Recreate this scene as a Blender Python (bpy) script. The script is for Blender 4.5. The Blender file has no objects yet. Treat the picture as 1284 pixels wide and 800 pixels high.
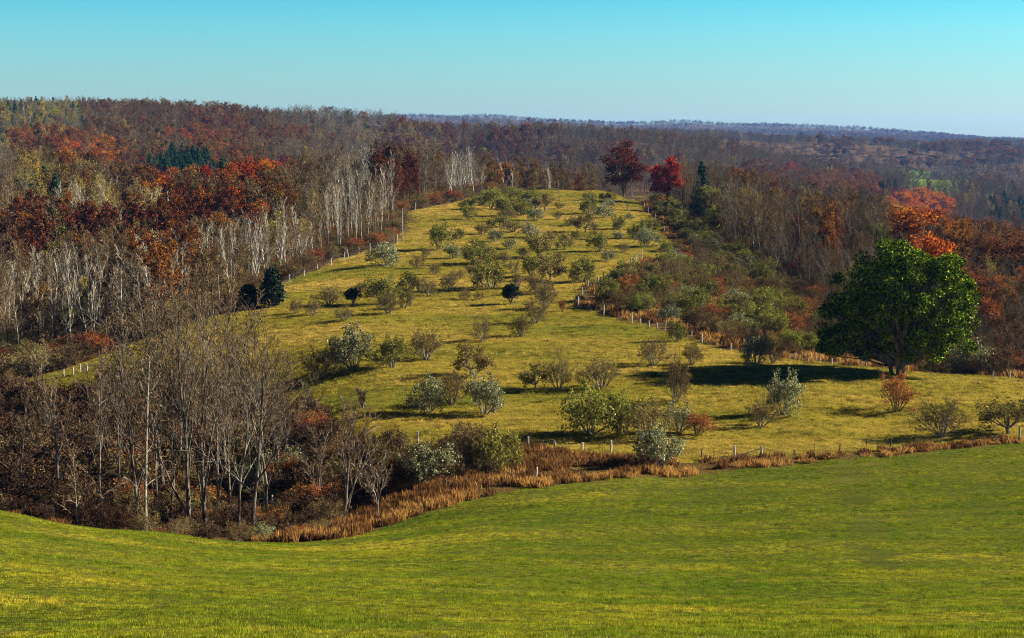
import bpy, math, random
import numpy as np
from math import radians, sin, cos, pi, tan, atan, log, exp, sqrt

SC = bpy.context.scene
COL = SC.collection

# ------------------------------------------------------------------ camera
FPX, CU, CV, HORV = 2036.0, 642.0, 400.0, 175.0
PITCH = atan((CV - HORV) / FPX)
cam_d = bpy.data.cameras.new("camera")
cam_d.sensor_width = 36.0
cam_d.lens = 36.0 * FPX / 1284.0
cam_d.clip_start = 0.5
cam_d.clip_end = 30000.0
cam = bpy.data.objects.new("camera", cam_d)
COL.objects.link(cam)
cam.location = (0, 0, 0)
cam.rotation_euler = (pi / 2 - PITCH, 0, 0)
SC.camera = cam

# ------------------------------------------------------------------ light
SUN_EL, SUN_AZ = 26.0, 77.0         # azimuth clockwise from +Y (view direction): sun to the right
SUN_STRENGTH = 5.0
SKY_STRENGTH = 0.05
EXPOSURE = 1.95
HAZE = 3.0e-5
world = bpy.data.worlds.new("World")
SC.world = world
world.use_nodes = True
wn = world.node_tree.nodes; wl = world.node_tree.links
wn.clear()
w_out = wn.new("ShaderNodeOutputWorld"); w_bg = wn.new("ShaderNodeBackground")
w_sky = wn.new("ShaderNodeTexSky"); w_sky.sky_type = 'NISHITA'; w_sky.sun_disc = False
w_sky.sun_elevation = radians(SUN_EL); w_sky.sun_rotation = radians(SUN_AZ)
w_sky.altitude = 200; w_sky.air_density = 1.0; w_sky.dust_density = 0.6; w_sky.ozone_density = 1.5
w_geo = wn.new("ShaderNodeTexCoord"); w_sep = wn.new("ShaderNodeSeparateXYZ")
w_ramp = wn.new("ShaderNodeValToRGB")
w_mul = wn.new("ShaderNodeMix"); w_mul.data_type = 'RGBA'; w_mul.blend_type = 'MULTIPLY'
w_mul.inputs[0].default_value = 1.0
wl.new(w_geo.outputs["Generated"], w_sep.inputs[0])
wl.new(w_sep.outputs["Z"], w_ramp.inputs[0])
SKY_RAMP = [(0.0, (0.46, 0.63, 0.80)), (0.017, (0.44, 0.64, 0.81)), (0.027, (0.40, 0.64, 0.80)), (0.0465, (0.34, 0.66, 0.78)),
            (0.066, (0.27, 0.68, 0.80)), (0.083, (0.19, 0.66, 0.80)), (0.15, (0.06, 0.28, 0.52)), (0.33, (0.035, 0.13, 0.28)), (1.0, (0.03, 0.09, 0.22))]
while len(w_ramp.color_ramp.elements) < len(SKY_RAMP):
    w_ramp.color_ramp.elements.new(0.5)
for e, (p_, c_) in zip(w_ramp.color_ramp.elements, SKY_RAMP):
    e.position = p_; e.color = (*c_, 1)
wl.new(w_sky.outputs[0], w_mul.inputs[6]); wl.new(w_ramp.outputs[0], w_mul.inputs[7])
wl.new(w_mul.outputs[2], w_bg.inputs[0])
w_bg.inputs[1].default_value = SKY_STRENGTH
wl.new(w_bg.outputs[0], w_out.inputs[0])

sun_d = bpy.data.lights.new("sun", 'SUN')
sun_d.energy = SUN_STRENGTH; sun_d.angle = radians(0.5); sun_d.color = (1.0, 0.92, 0.78)
sun = bpy.data.objects.new("sun", sun_d); COL.objects.link(sun)
_az, _el = radians(SUN_AZ), radians(SUN_EL)
import mathutils
_sd = mathutils.Vector((sin(_az) * cos(_el), cos(_az) * cos(_el), sin(_el)))
sun.rotation_euler = _sd.to_track_quat('Z', 'Y').to_euler()
sun.location = (60, 20, 60)

SC.view_settings.view_transform = 'Standard'
SC.view_settings.look = 'None'
SC.view_settings.exposure = EXPOSURE
SC.view_settings.gamma = 1.0
SC.render.engine = 'CYCLES'
SC.cycles.max_bounces = 5
SC.cycles.diffuse_bounces = 2
SC.cycles.glossy_bounces = 1
SC.cycles.transmission_bounces = 3
SC.cycles.transparent_max_bounces = 6
SC.cycles.volume_bounces = 0
SC.cycles.use_adaptive_sampling = True
SC.cycles.use_denoising = True
SC.cycles.denoising_prefilter = 'NONE'
SC.cycles.filter_width = 1.0
SC.cycles.sample_clamp_indirect = 0.5

# ------------------------------------------------------------------ helpers
rs = np.random.RandomState(11)

def ray(u, v):
    a = (u - CU) / FPX; b = -(v - CV) / FPX
    return np.array([a, cos(PITCH) + b * sin(PITCH), -sin(PITCH) + b * cos(PITCH)])

def tag(o, label=None, cat=None, group=None, kind=None):
    if label: o["label"] = label
    if cat: o["category"] = cat
    if group: o["group"] = group
    if kind: o["kind"] = kind
    return o

def link(name, data, parent=None, loc=None):
    o = bpy.data.objects.new(name, data); COL.objects.link(o)
    if parent is not None: o.parent = parent
    if loc is not None: o.location = loc
    return o

def mesh_from(name, verts, faces, mats, fmat=None, smooth=False):
    """verts (n,3), faces (m,k) with one k; or a list of such arrays"""
    me = bpy.data.meshes.new(name)
    verts = np.asarray(verts, dtype=np.float32)
    if not isinstance(faces, list): faces = [faces]
    faces = [np.asarray(f, dtype=np.int32) for f in faces if len(f)]
    nl = sum(f.size for f in faces); npoly = sum(len(f) for f in faces)
    me.vertices.add(len(verts)); me.vertices.foreach_set("co", verts.ravel())
    me.loops.add(nl); me.polygons.add(npoly)
    me.loops.foreach_set("vertex_index", np.concatenate([f.ravel() for f in faces]))
    sizes = np.concatenate([np.full(len(f), f.shape[1], dtype=np.int32) for f in faces])
    starts = np.concatenate([[0], np.cumsum(sizes)[:-1]]).astype(np.int32)
    me.polygons.foreach_set("loop_start", starts)
    for m in mats: me.materials.append(m)
    if fmat is not None:
        me.polygons.foreach_set("material_index", np.asarray(fmat, dtype=np.int32))
    me.polygons.foreach_set("use_smooth", np.full(npoly, bool(smooth)))
    me.update(calc_edges=True)
    return me

def _hash(ix, iy, seed):
    h = (ix.astype(np.int64) * 374761393 + iy.astype(np.int64) * 668265263 + seed * 1274126177) & 0x7fffffff
    h = ((h ^ (h >> 13)) * 1103515245) & 0x7fffffff
    return ((h ^ (h >> 16)) & 0xffff) / 65535.0

def vnoise(x, y, seed=0):
    ix = np.floor(x); iy = np.floor(y); fx = x - ix; fy = y - iy
    fx = fx * fx * (3 - 2 * fx); fy = fy * fy * (3 - 2 * fy)
    a = _hash(ix, iy, seed); b = _hash(ix + 1, iy, seed); c = _hash(ix, iy + 1, seed); d = _hash(ix + 1, iy + 1, seed)
    return (a * (1 - fx) + b * fx) * (1 - fy) + (c * (1 - fx) + d * fx) * fy - 0.5

def fbm(x, y, sc, seed=0, oct=4):
    t = 0; amp = 1.0
    for k in range(oct):
        t = t + amp * vnoise(x / sc, y / sc, seed + k); sc = sc / 2.0; amp *= 0.5
    return t

# ------------------------------------------------------------------ terrain
def orch(v):                        # distance along the orchard hill
    return 33.7 / ((v - 175) / 2036.0 + 0.0354)

CP = []                              # (u, v, distance): surveyed points of the land
def cp(u, *vd):
    for v, d in vd: CP.append((u, v, d))
# near field
for u, d in ((-100, 40), (300, 37), (642, 36), (984, 37), (1384, 38)): CP.append((u, 800, d))
cp(-150, (655, 88), (628, 108)); cp(0, (720, 62), (662, 90), (640, 106)); cp(200, (740, 60), (690, 90), (668, 112)); cp(330, (682, 110))
cp(430, (740, 62), (700, 92), (682, 110), (672, 116)); cp(500, (700, 90), (655, 123)); cp(600, (700, 88), (660, 110), (625, 130))
cp(720, (745, 65), (705, 88), (650, 114), (605, 136)); cp(860, (710, 86), (650, 116), (597, 139)); cp(1000, (712, 84), (640, 119), (582, 144))
cp(1150, (760, 58), (714, 83), (630, 122), (570, 147)); cp(1284, (760, 58), (716, 82), (620, 124), (557, 151)); cp(1450, (718, 82), (600, 128), (545, 154))
# ravine on the left
cp(-150, (640, 135), (600, 160), (545, 190), (500, 225)); cp(0, (655, 125), (640, 142), (590, 165), (535, 188), (492, 208))
cp(120, (668, 125), (650, 140), (600, 160), (540, 180), (490, 200), (448, 222)); cp(220, (672, 128), (650, 140), (600, 158), (540, 175), (470, 200), (415, 228))
cp(330, (672, 130), (640, 142), (590, 158), (540, 172), (470, 200), (420, 224), (372, 258)); cp(430, (650, 135), (600, 150), (555, 160), (500, 180))
# orchard hill
for u in (430, 520, 620, 720, 820, 920, 1020):
    for v in (560, 530, 500, 460, 420, 385, 350, 320, 295, 270, 250, 240):
        if v < 340 and u < 440: continue
        if v < 300 and u < 500: continue
        if v < 262 and u < 560: continue
        if v < 250 and u > 780: continue
        if v < 285 and u > 800: continue
        if v < 400 and u > 810: continue
        if v < 435 and u > 900: continue
        if v < 455 and u > 1000: continue
        CP.append((u, v, orch(v)))
cp(600, (240, 492)); cp(700, (237, 506)); cp(760, (240, 500))
cp(1100, (540, 160), (500, 174), (470, 188), (463, 193)); cp(1200, (530, 162), (500, 173), (480, 183), (470, 190)); cp(1284, (530, 162), (505, 172), (485, 181), (474, 188))
cp(1450, (530, 162), (500, 173), (482, 187))
# right-hand scrub slope and woods
cp(740, (375, 252), (340, 295)); cp(820, (385, 243), (350, 280), (310, 335), (285, 385), (262, 440))
cp(900, (415, 222), (385, 255), (350, 295), (315, 350), (290, 410), (268, 490), (262, 620), (262, 800), (238, 1200), (205, 2000), (186, 3000), (176, 3700))
cp(1000, (440, 212), (410, 245), (375, 285), (340, 335), (312, 400), (290, 480), (300, 640), (290, 900), (245, 1500), (215, 2200), (192, 3300), (181, 4000))
cp(1100, (458, 212), (430, 245), (390, 290), (355, 335), (330, 390), (314, 440), (330, 620), (310, 900), (262, 1300), (246, 1650), (226, 2000), (200, 3000), (183, 4200))
cp(1180, (474, 208), (445, 245), (400, 295), (368, 345), (342, 400), (350, 560), (330, 850), (270, 1250), (250, 1600), (230, 2000), (205, 2900), (184, 4200))
cp(1284, (484, 206), (450, 245), (415, 290), (385, 345), (365, 400), (350, 520), (322, 700), (318, 800), (290, 1100), (262, 1500), (232, 2100), (206, 2900), (186, 4300))
cp(1450, (460, 245), (400, 320), (350, 450), (330, 700), (290, 1100), (240, 2000), (206, 3000), (187, 4300))
# left woods
cp(-150, (440, 270), (340, 360), (280, 470), (235, 580), (205, 800), (175, 1000), (140, 1300))
cp(0, (450, 240), (430, 260), (385, 310), (330, 380), (285, 460), (232, 580), (214, 640), (200, 820), (170, 1000), (150, 1150), (132, 1300))
cp(100, (428, 255), (375, 310), (325, 380), (285, 460), (240, 570), (225, 640), (203, 820), (172, 1010), (133, 1330))
cp(200, (398, 268), (352, 320), (318, 380), (290, 450), (268, 540), (245, 600), (222, 700), (190, 860), (165, 1050), (136, 1400))
cp(300, (362, 290), (335, 325), (312, 370), (285, 440), (262, 500), (246, 600), (215, 720), (190, 860), (166, 1080), (142, 1430))
cp(400, (330, 315), (310, 345), (285, 400), (262, 460), (245, 520), (222, 640), (190, 860), (166, 1100), (146, 1500))
cp(500, (275, 405), (255, 460), (240, 530), (215, 700), (188, 940), (168, 1250), (156, 1600))
cp(600, (233, 560), (215, 760), (192, 1050), (175, 1500), (166, 1900))
cp(700, (231, 570), (215, 800), (195, 1150), (178, 1600), (171, 2100))
cp(800, (242, 540), (228, 700), (204, 1200), (182, 2000), (172, 2800))
# far ridge
for u, v in ((-150, 150), (100, 150), (300, 150), (450, 150), (530, 147), (600, 148), (650, 151), (700, 156), (760, 160), (850, 161), (900, 160), (960, 161), (1040, 166), (1120, 168), (1200, 173), (1284, 178), (1450, 178)):
    CP.append((u, v - 1 + np.interp(u, [450, 540, 600, 680, 760, 850, 900, 1000, 1100, 1200], [-2, -1, 3, 6, 2, 2, 3, 2, 3, 3]), 7000))
    CP.append((u, 184, 5400))
CP = np.array(CP, dtype=float)
def cpw(u, v, d):
    if d >= 540 and not (u < 300 and d < 600) and u < 850: v = v + 0.9 * 13.5 * 2036.0 / d     # crowns, not soil, are what the eye sees
    if 700 < d < 4500: v = v + np.interp(u, [-150, 0, 200, 400, 500, 640, 700, 800, 900], [7, 8, 13, 21, 27, 24, 14, 6, 0]) * min(1.0, (d - 700) / 250)
    r = ray(u, v); return r * (d / r[1])
P = np.array([cpw(*c) for c in CP])
extra = [(x, 2, -1.8) for x in (-40, -15, 0, 15, 40)] + [(x, 20, -6.9) for x in (-20, 0, 20)] + [(x, -45, 6) for x in (-25, 0, 25)]
extra += [(x, 9500, -30) for x in (-6000, -2500, 0, 2500, 6000)]
P = np.vstack([P, np.array(extra, dtype=float)])
def st(x, y): return np.stack([x / (y + 60.0) * 3.0, np.log(y + 60.0)], axis=-1)
Q = st(P[:, 0], P[:, 1])
def phi(a, b):
    d2 = ((a[:, None, :] - b[None, :, :]) ** 2).sum(-1)
    return np.sqrt(d2 + 0.03 ** 2)
n = len(P)
A = np.zeros((n + 3, n + 3)); A[:n, :n] = phi(Q, Q) - np.eye(n) * 0.004
A[:n, n] = 1; A[:n, n + 1:] = Q; A[n, :n] = 1; A[n + 1:, :n] = Q.T
W = np.linalg.solve(A, np.concatenate([P[:, 2], [0, 0, 0]]))
NS, NT = 330, 600
Tg = np.linspace(log(14.0), log(9600.0), NT); Sg = np.linspace(-0.80, 0.80, NS)
SS, TT = np.meshgrid(Sg, Tg)             # (NT,NS)
YY = np.exp(TT) - 60.0; XX = SS * (YY + 60.0)
ZZ = np.zeros_like(XX)
for i in range(NT):
    q = st(np.clip(XX[i], -0.6 * (YY[i] + 60), 0.6 * (YY[i] + 60)), YY[i])
    ZZ[i] = phi(q, Q) @ W[:n] + W[n] + q @ W[n + 1:]
amp = np.clip((YY - 20) / 300, 0.02, 1) * 0.5
ZZ += fbm(XX, YY, 22, 3, 3) * amp
big = np.clip((YY - 500) / 900, 0, 1)
ZZ += fbm(XX, YY, 260, 8, 3) * big * 20 * np.clip(1.0 - (YY - 3000) / 5000, 0.3, 1)
ZZ += fbm(XX, YY, 520, 25, 2) * np.clip((YY - 900) / 800, 0, 1) * 34
ZZ += fbm(XX * 0.5, YY, 430, 61, 2) * np.clip((YY - 1100) / 600, 0, 1) * np.clip((5300 - YY) / 900, 0, 1) * np.clip(0.35 + XX / 500, 0.35, 1) * 44
ZZ += fbm(XX, YY, 900, 15, 3) * np.clip((YY - 3800) / 2000, 0, 1) * 24

def H(x, y):
    x = np.asarray(x, float); y = np.asarray(y, float)
    fs = (x / (y + 60.0) - Sg[0]) / (Sg[1] - Sg[0]); ft = (np.log(np.maximum(y + 60.0, 14.0)) - Tg[0]) / (Tg[1] - Tg[0])
    fs = np.clip(fs, 0, NS - 1.001); ft = np.clip(ft, 0, NT - 1.001)
    i = fs.astype(int); j = ft.astype(int); a = fs - i; b = ft - j
    return ((ZZ[j, i] * (1 - a) + ZZ[j, i + 1] * a) * (1 - b) + (ZZ[j + 1, i] * (1 - a) + ZZ[j + 1, i + 1] * a) * b)

_ys = np.exp(np.linspace(log(20), log(9000), 5000))
def hit(u, v, dmin=20.0):
    """ground point seen at a pixel, not nearer than dmin"""
    r = ray(u, v); ys = _ys[_ys >= dmin]
    k = ys / r[1]; dz = r[2] * k - H(r[0] * k, ys)
    neg = np.where((dz[:-1] > 0) & (dz[1:] <= 0))[0]
    if len(neg):
        j = neg[0]; t = dz[j] / (dz[j] - dz[j + 1]); y = ys[j] + t * (ys[j + 1] - ys[j])
    else:
        y = ys[np.argmin(np.abs(dz))]
    x = r[0] * y / r[1]
    return float(x), float(y), float(H(x, y))

def project(x, y, z):
    c = y * cos(PITCH) - z * sin(PITCH); up = y * sin(PITCH) + z * cos(PITCH)
    return CU + FPX * x / c, CV - FPX * up / c

# skyline of the bare land for visibility tests
_UB = np.arange(-200, 1500, 6.0)
def build_vis():
    ys = np.exp(np.linspace(log(25), log(9000), 900))
    dirs = (_UB - CU) / FPX
    X = dirs[:, None] * ys[None, :] / cos(PITCH) * 1.0
    Z = H(X, np.repeat(ys[None, :], len(_UB), 0))
    _, Vv = project(X, np.repeat(ys[None, :], len(_UB), 0), Z)
    return ys, np.minimum.accumulate(Vv, axis=1)
VIS_Y, VIS_V = build_vis()
def occl(x, y, ztop):
    """pixels by which a top at ztop stands above the land in front of it"""
    u, v = project(x, y, ztop)
    i = np.clip(((u + 200) / 6).astype(int), 0, len(_UB) - 1); j = np.clip(np.searchsorted(VIS_Y, y * 0.985) - 1, 0, len(VIS_Y) - 1)
    return VIS_V[i, j] - v
def inpoly(px, py, poly):
    px = np.asarray(px); py = np.asarray(py); c = np.zeros(px.shape, bool); k = len(poly)
    for i in range(k):
        x1, y1 = poly[i]; x2, y2 = poly[(i + 1) % k]
        cond = ((y1 > py) != (y2 > py)) & (px < (x2 - x1) * (py - y1) / (y2 - y1 + 1e-12) + x1)
        c ^= cond
    return c
# ------------------------------------------------------------------ materials
def nodes(name):
    m = bpy.data.materials.new(name); m.use_nodes = True
    nt = m.node_tree; nt.nodes.clear()
    return m, nt.nodes, nt.links

def ramp(N, cols, pos=None, interp='LINEAR'):
    r = N.new("ShaderNodeValToRGB"); cr = r.color_ramp; cr.interpolation = interp
    while len(cr.elements) < len(cols): cr.elements.new(0.5)
    for k, e in enumerate(cr.elements):
        e.position = pos[k] if pos else k / max(1, len(cols) - 1); e.color = (*cols[k], 1)
    return r

def leaf_mat(name, cols, trans=0.3, hue=0.02, val=0.5):
    """leaf-by-leaf colour from a list, shifted a little from plant to plant"""
    m, N, L = nodes(name)
    out = N.new("ShaderNodeOutputMaterial"); g = N.new("ShaderNodeNewGeometry"); oi = N.new("ShaderNodeObjectInfo")
    r = ramp(N, cols); L.new(g.outputs["Random Per Island"], r.inputs[0])
    hs = N.new("ShaderNodeHueSaturation")
    mh = N.new("ShaderNodeMapRange"); mh.inputs[3].default_value = 0.5 - hue; mh.inputs[4].default_value = 0.5 + hue
    L.new(oi.outputs["Random"], mh.inputs[0]); L.new(mh.outputs[0], hs.inputs["Hue"])
    ml = N.new("ShaderNodeMath"); ml.operation = 'MULTIPLY'; ml.inputs[1].default_value = 7.31
    fr = N.new("ShaderNodeMath"); fr.operation = 'FRACT'
    mv = N.new("ShaderNodeMapRange"); mv.inputs[3].default_value = 1 - val / 2; mv.inputs[4].default_value = 1 + val / 2
    L.new(oi.outputs["Random"], ml.inputs[0]); L.new(ml.outputs[0], fr.inputs[0]); L.new(fr.outputs[0], mv.inputs[0]); L.new(mv.outputs[0], hs.inputs["Value"])
    L.new(r.outputs[0], hs.inputs["Color"])
    d = N.new("ShaderNodeBsdfDiffuse"); t = N.new("ShaderNodeBsdfTranslucent"); mx = N.new("ShaderNodeMixShader")
    mx.inputs[0].default_value = trans
    L.new(hs.outputs[0], d.inputs[0]); L.new(hs.outputs[0], t.inputs[0]); L.new(d.outputs[0], mx.inputs[1]); L.new(t.outputs[0], mx.inputs[2])
    L.new(mx.outputs[0], out.inputs[0])
    return m

def bark_mat(name, c1, c2, scale=3.0, val=0.4, spots=None):
    m, N, L = nodes(name)
    out = N.new("ShaderNodeOutputMaterial"); g = N.new("ShaderNodeTexCoord"); oi = N.new("ShaderNodeObjectInfo")
    mp = N.new("ShaderNodeMapping"); mp.inputs["Scale"].default_value = (1, 1, 0.25)
    nz = N.new("ShaderNodeTexNoise"); nz.inputs["Scale"].default_value = scale; nz.inputs["Detail"].default_value = 4
    L.new(g.outputs["Object"], mp.inputs[0]); L.new(mp.outputs[0], nz.inputs[0])
    r = ramp(N, [c1, c2], [0.35, 0.65]); L.new(nz.outputs[0], r.inputs[0])
    src = r.outputs[0]
    if spots:
        n2 = N.new("ShaderNodeTexNoise"); n2.inputs["Scale"].default_value = scale * 1.7; n2.inputs["Detail"].default_value = 3
        mp2 = N.new("ShaderNodeMapping"); mp2.inputs["Scale"].default_value = (1, 1, 2.5)
        L.new(g.outputs["Object"], mp2.inputs[0]); L.new(mp2.outputs[0], n2.inputs[0])
        r2 = ramp(N, [(1, 1, 1), spots], [0.58, 0.64]); L.new(n2.outputs[0], r2.inputs[0])
        mm = N.new("ShaderNodeMix"); mm.data_type = 'RGBA'; mm.blend_type = 'MULTIPLY'; mm.inputs[0].default_value = 1
        L.new(src, mm.inputs[6]); L.new(r2.outputs[0], mm.inputs[7]); src = mm.outputs[2]
    hs = N.new("ShaderNodeHueSaturation"); mv = N.new("ShaderNodeMapRange"); mv.inputs[3].default_value = 1 - val / 2; mv.inputs[4].default_value = 1 + val / 2
    L.new(oi.outputs["Random"], mv.inputs[0]); L.new(mv.outputs[0], hs.inputs["Value"]); L.new(src, hs.inputs["Color"])
    d = N.new("ShaderNodeBsdfDiffuse"); d.inputs["Roughness"].default_value = 0.8
    L.new(hs.outputs[0], d.inputs[0]); L.new(d.outputs[0], out.inputs[0])
    return m

def ground_mat(name, big, streak, fine_amt=0.5, bump=0.25, big_sc=0.02, st_scale=(0.05, 0.6, 0.3), extra=None):
    """grass or soil: broad patches, streaks across the slope, fine grain, all from world position"""
    m, N, L = nodes(name)
    out = N.new("ShaderNodeOutputMaterial"); g = N.new("ShaderNodeNewGeometry")
    n1 = N.new("ShaderNodeTexNoise"); n1.inputs["Scale"].default_value = big_sc; n1.inputs["Detail"].default_value = 6; n1.inputs["Roughness"].default_value = 0.6
    L.new(g.outputs["Position"], n1.inputs[0])
    r1 = ramp(N, big, [0.32 + 0.36 * k / (len(big) - 1) for k in range(len(big))]); L.new(n1.outputs[0], r1.inputs[0])
    mp = N.new("ShaderNodeMapping"); mp.inputs["Scale"].default_value = st_scale
    n2 = N.new("ShaderNodeTexNoise"); n2.inputs["Scale"].default_value = 1.0; n2.inputs["Detail"].default_value = 5; n2.inputs["Distortion"].default_value = 0.4
    L.new(g.outputs["Position"], mp.inputs[0]); L.new(mp.outputs[0], n2.inputs[0])
    r2 = ramp(N, streak, [0.3 + 0.4 * k / (len(streak) - 1) for k in range(len(streak))]); L.new(n2.outputs[0], r2.inputs[0])
    mx = N.new("ShaderNodeMix"); mx.data_type = 'RGBA'; mx.inputs[0].default_value = 0.5
    L.new(r1.outputs[0], mx.inputs[6]); L.new(r2.outputs[0], mx.inputs[7])
    n3 = N.new("ShaderNodeTexNoise"); n3.inputs["Scale"].default_value = 3.5; n3.inputs["Detail"].default_value = 3; n3.inputs["Roughness"].default_value = 0.75
    L.new(g.outputs["Position"], n3.inputs[0])
    mr = N.new("ShaderNodeMapRange"); mr.inputs[1].default_value = 0.3; mr.inputs[2].default_value = 0.7
    mr.inputs[3].default_value = 1 - fine_amt; mr.inputs[4].default_value = 1 + fine_amt
    L.new(n3.outputs[0], mr.inputs[0])
    hs = N.new("ShaderNodeHueSaturation"); L.new(mx.outputs[2], hs.inputs["Color"]); L.new(mr.outputs[0], hs.inputs["Value"])
    b = N.new("ShaderNodeBump"); b.inputs["Strength"].default_value = 1.0; b.inputs["Distance"].default_value = bump
    L.new(n3.outputs[0], b.inputs["Height"])
    d = N.new("ShaderNodeBsdfDiffuse"); L.new(hs.outputs[0], d.inputs[0]); L.new(b.outputs[0], d.inputs["Normal"])
    L.new(d.outputs[0], out.inputs[0])
    return m

def blade_mat(name, cols, patch=None, sc=0.08, streak=None, trans=0.35, tuft_shade=0):
    """grass blades: colour from blade to blade and from patch to patch"""
    m, N, L = nodes(name)
    out = N.new("ShaderNodeOutputMaterial"); g = N.new("ShaderNodeNewGeometry")
    r = ramp(N, cols); L.new(g.outputs["Random Per Island"], r.inputs[0]); src = r.outputs[0]
    if patch:
        mp = N.new("ShaderNodeMapping"); mp.inputs["Scale"].default_value = streak or (1, 1, 1)
        n1 = N.new("ShaderNodeTexNoise"); n1.inputs["Scale"].default_value = sc; n1.inputs["Detail"].default_value = 5; n1.inputs["Roughness"].default_value = 0.65
        L.new(g.outputs["Position"], mp.inputs[0]); L.new(mp.outputs[0], n1.inputs[0])
        r2 = ramp(N, patch, [0.36 + 0.28 * k / (len(patch) - 1) for k in range(len(patch))]); L.new(n1.outputs[0], r2.inputs[0])
        mm = N.new("ShaderNodeMix"); mm.data_type = 'RGBA'; mm.inputs[0].default_value = 0.62
        L.new(src, mm.inputs[6]); L.new(r2.outputs[0], mm.inputs[7]); src = mm.outputs[2]
    if tuft_shade:  # light and dark of lumpy turf put into blade colour as noise
        mp = N.new("ShaderNodeMapping"); mp.inputs["Scale"].default_value = (0.65, 1.3, 1.0)
        n1 = N.new("ShaderNodeTexNoise"); n1.inputs["Scale"].default_value = tuft_shade; n1.inputs["Detail"].default_value = 3; n1.inputs["Roughness"].default_value = 0.7
        L.new(g.outputs["Position"], mp.inputs[0]); L.new(mp.outputs[0], n1.inputs[0])
        mr = N.new("ShaderNodeMapRange"); mr.inputs[1].default_value = 0.36; mr.inputs[2].default_value = 0.64; mr.inputs[3].default_value = 0.30; mr.inputs[4].default_value = 1.95
        L.new(n1.outputs[0], mr.inputs[0]); hs = N.new("ShaderNodeHueSaturation"); L.new(src, hs.inputs["Color"]); L.new(mr.outputs[0], hs.inputs["Value"]); src = hs.outputs[0]
    d = N.new("ShaderNodeBsdfDiffuse"); t = N.new("ShaderNodeBsdfTranslucent"); mx = N.new("ShaderNodeMixShader"); mx.inputs[0].default_value = trans
    L.new(src, d.inputs[0]); L.new(src, t.inputs[0]); L.new(d.outputs[0], mx.inputs[1]); L.new(t.outputs[0], mx.inputs[2]); L.new(mx.outputs[0], out.inputs[0])
    return m

M = {}
M['bark_dark'] = bark_mat("bark_dark", (0.035, 0.03, 0.022), (0.28, 0.25, 0.19), 2.5)
M['bark_grey'] = bark_mat("bark_grey", (0.10, 0.085, 0.07), (0.30, 0.26, 0.21), 2.5)
M['bark_brown'] = bark_mat("bark_brown", (0.085, 0.055, 0.032), (0.20, 0.135, 0.08), 2.0, 0.6)
M['twig_brown'] = bark_mat("twig_brown", (0.125, 0.085, 0.038), (0.29, 0.21, 0.10), 0.5, 0.7)
M['twig_grey'] = bark_mat("twig_grey", (0.11, 0.092, 0.06), (0.26, 0.22, 0.15), 0.5, 0.6)
M['bark_pale'] = bark_mat("bark_pale", (0.36, 0.33, 0.26), (0.72, 0.67, 0.56), 1.5, 0.5, spots=(0.25, 0.22, 0.2))
M['twig_pale'] = bark_mat("twig_pale", (0.20, 0.16, 0.10), (0.36, 0.30, 0.20), 0.7, 0.5)
M['bark_white'] = bark_mat("bark_white", (0.60, 0.57, 0.50), (0.80, 0.77, 0.70), 1.5, 0.1, spots=(0.3, 0.28, 0.25))
M['leaf_oak'] = leaf_mat("leaf_oak", [(0.055, 0.022, 0.007), (0.14, 0.050, 0.012), (0.26, 0.11, 0.022)], 0.3, 0.015, 0.7)
M['leaf_brown'] = leaf_mat("leaf_brown", [(0.05, 0.030, 0.012), (0.10, 0.060, 0.022), (0.18, 0.115, 0.045)], 0.25, 0.015, 0.6)
M['leaf_red'] = leaf_mat("leaf_red", [(0.09, 0.012, 0.004), (0.22, 0.032, 0.008), (0.38, 0.10, 0.015)], 0.35, 0.012, 0.6)
M['leaf_wine'] = leaf_mat("leaf_wine", [(0.03, 0.010, 0.006), (0.08, 0.022, 0.010), (0.16, 0.05, 0.018)], 0.2, 0.01, 0.3)
M['bark_light'] = bark_mat("bark_light", (0.16, 0.14, 0.10), (0.46, 0.42, 0.32), 2.5, 0.2)
M['leaf_crimson'] = leaf_mat("leaf_crimson", [(0.12, 0.008, 0.008), (0.32, 0.018, 0.014), (0.48, 0.07, 0.03)], 0.2, 0.004, 0.1)
M['leaf_shade'] = leaf_mat("leaf_shade", [(0.022, 0.012, 0.008), (0.045, 0.022, 0.012), (0.09, 0.04, 0.018)], 0.1, 0.01, 0.4)  # near-black: shade of the ravine put into the leaf colour
M['leaf_maroon'] = leaf_mat("leaf_maroon", [(0.04, 0.006, 0.006), (0.10, 0.012, 0.010), (0.17, 0.03, 0.015)], 0.3, 0.01, 0.4)
M['leaf_orange'] = leaf_mat("leaf_orange", [(0.13, 0.028, 0.005), (0.32, 0.080, 0.008), (0.48, 0.18, 0.015)], 0.35, 0.015, 0.4)
M['leaf_yellow'] = leaf_mat("leaf_yellow", [(0.12, 0.10, 0.02), (0.24, 0.18, 0.03), (0.38, 0.28, 0.06)], 0.35, 0.015, 0.4)
M['leaf_conifer'] = leaf_mat("leaf_conifer", [(0.010, 0.032, 0.016), (0.020, 0.060, 0.024), (0.035, 0.085, 0.030)], 0.1, 0.02, 0.5)
M['leaf_cedar'] = leaf_mat("leaf_cedar", [(0.008, 0.016, 0.010), (0.015, 0.030, 0.016), (0.03, 0.045, 0.02)], 0.1, 0.02, 0.5)
M['leaf_green'] = leaf_mat("leaf_green", [(0.006, 0.018, 0.002), (0.050, 0.090, 0.004), (0.36, 0.42, 0.03)], 0.05, 0.01, 0.2)
M['leaf_olive'] = leaf_mat("leaf_olive", [(0.055, 0.065, 0.010), (0.14, 0.145, 0.022), (0.28, 0.27, 0.06)], 0.25, 0.015, 0.5)
M['leaf_silver'] = leaf_mat("leaf_silver", [(0.055, 0.07, 0.018), (0.15, 0.16, 0.06), (0.46, 0.45, 0.28)], 0.25, 0.015, 0.3)
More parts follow.
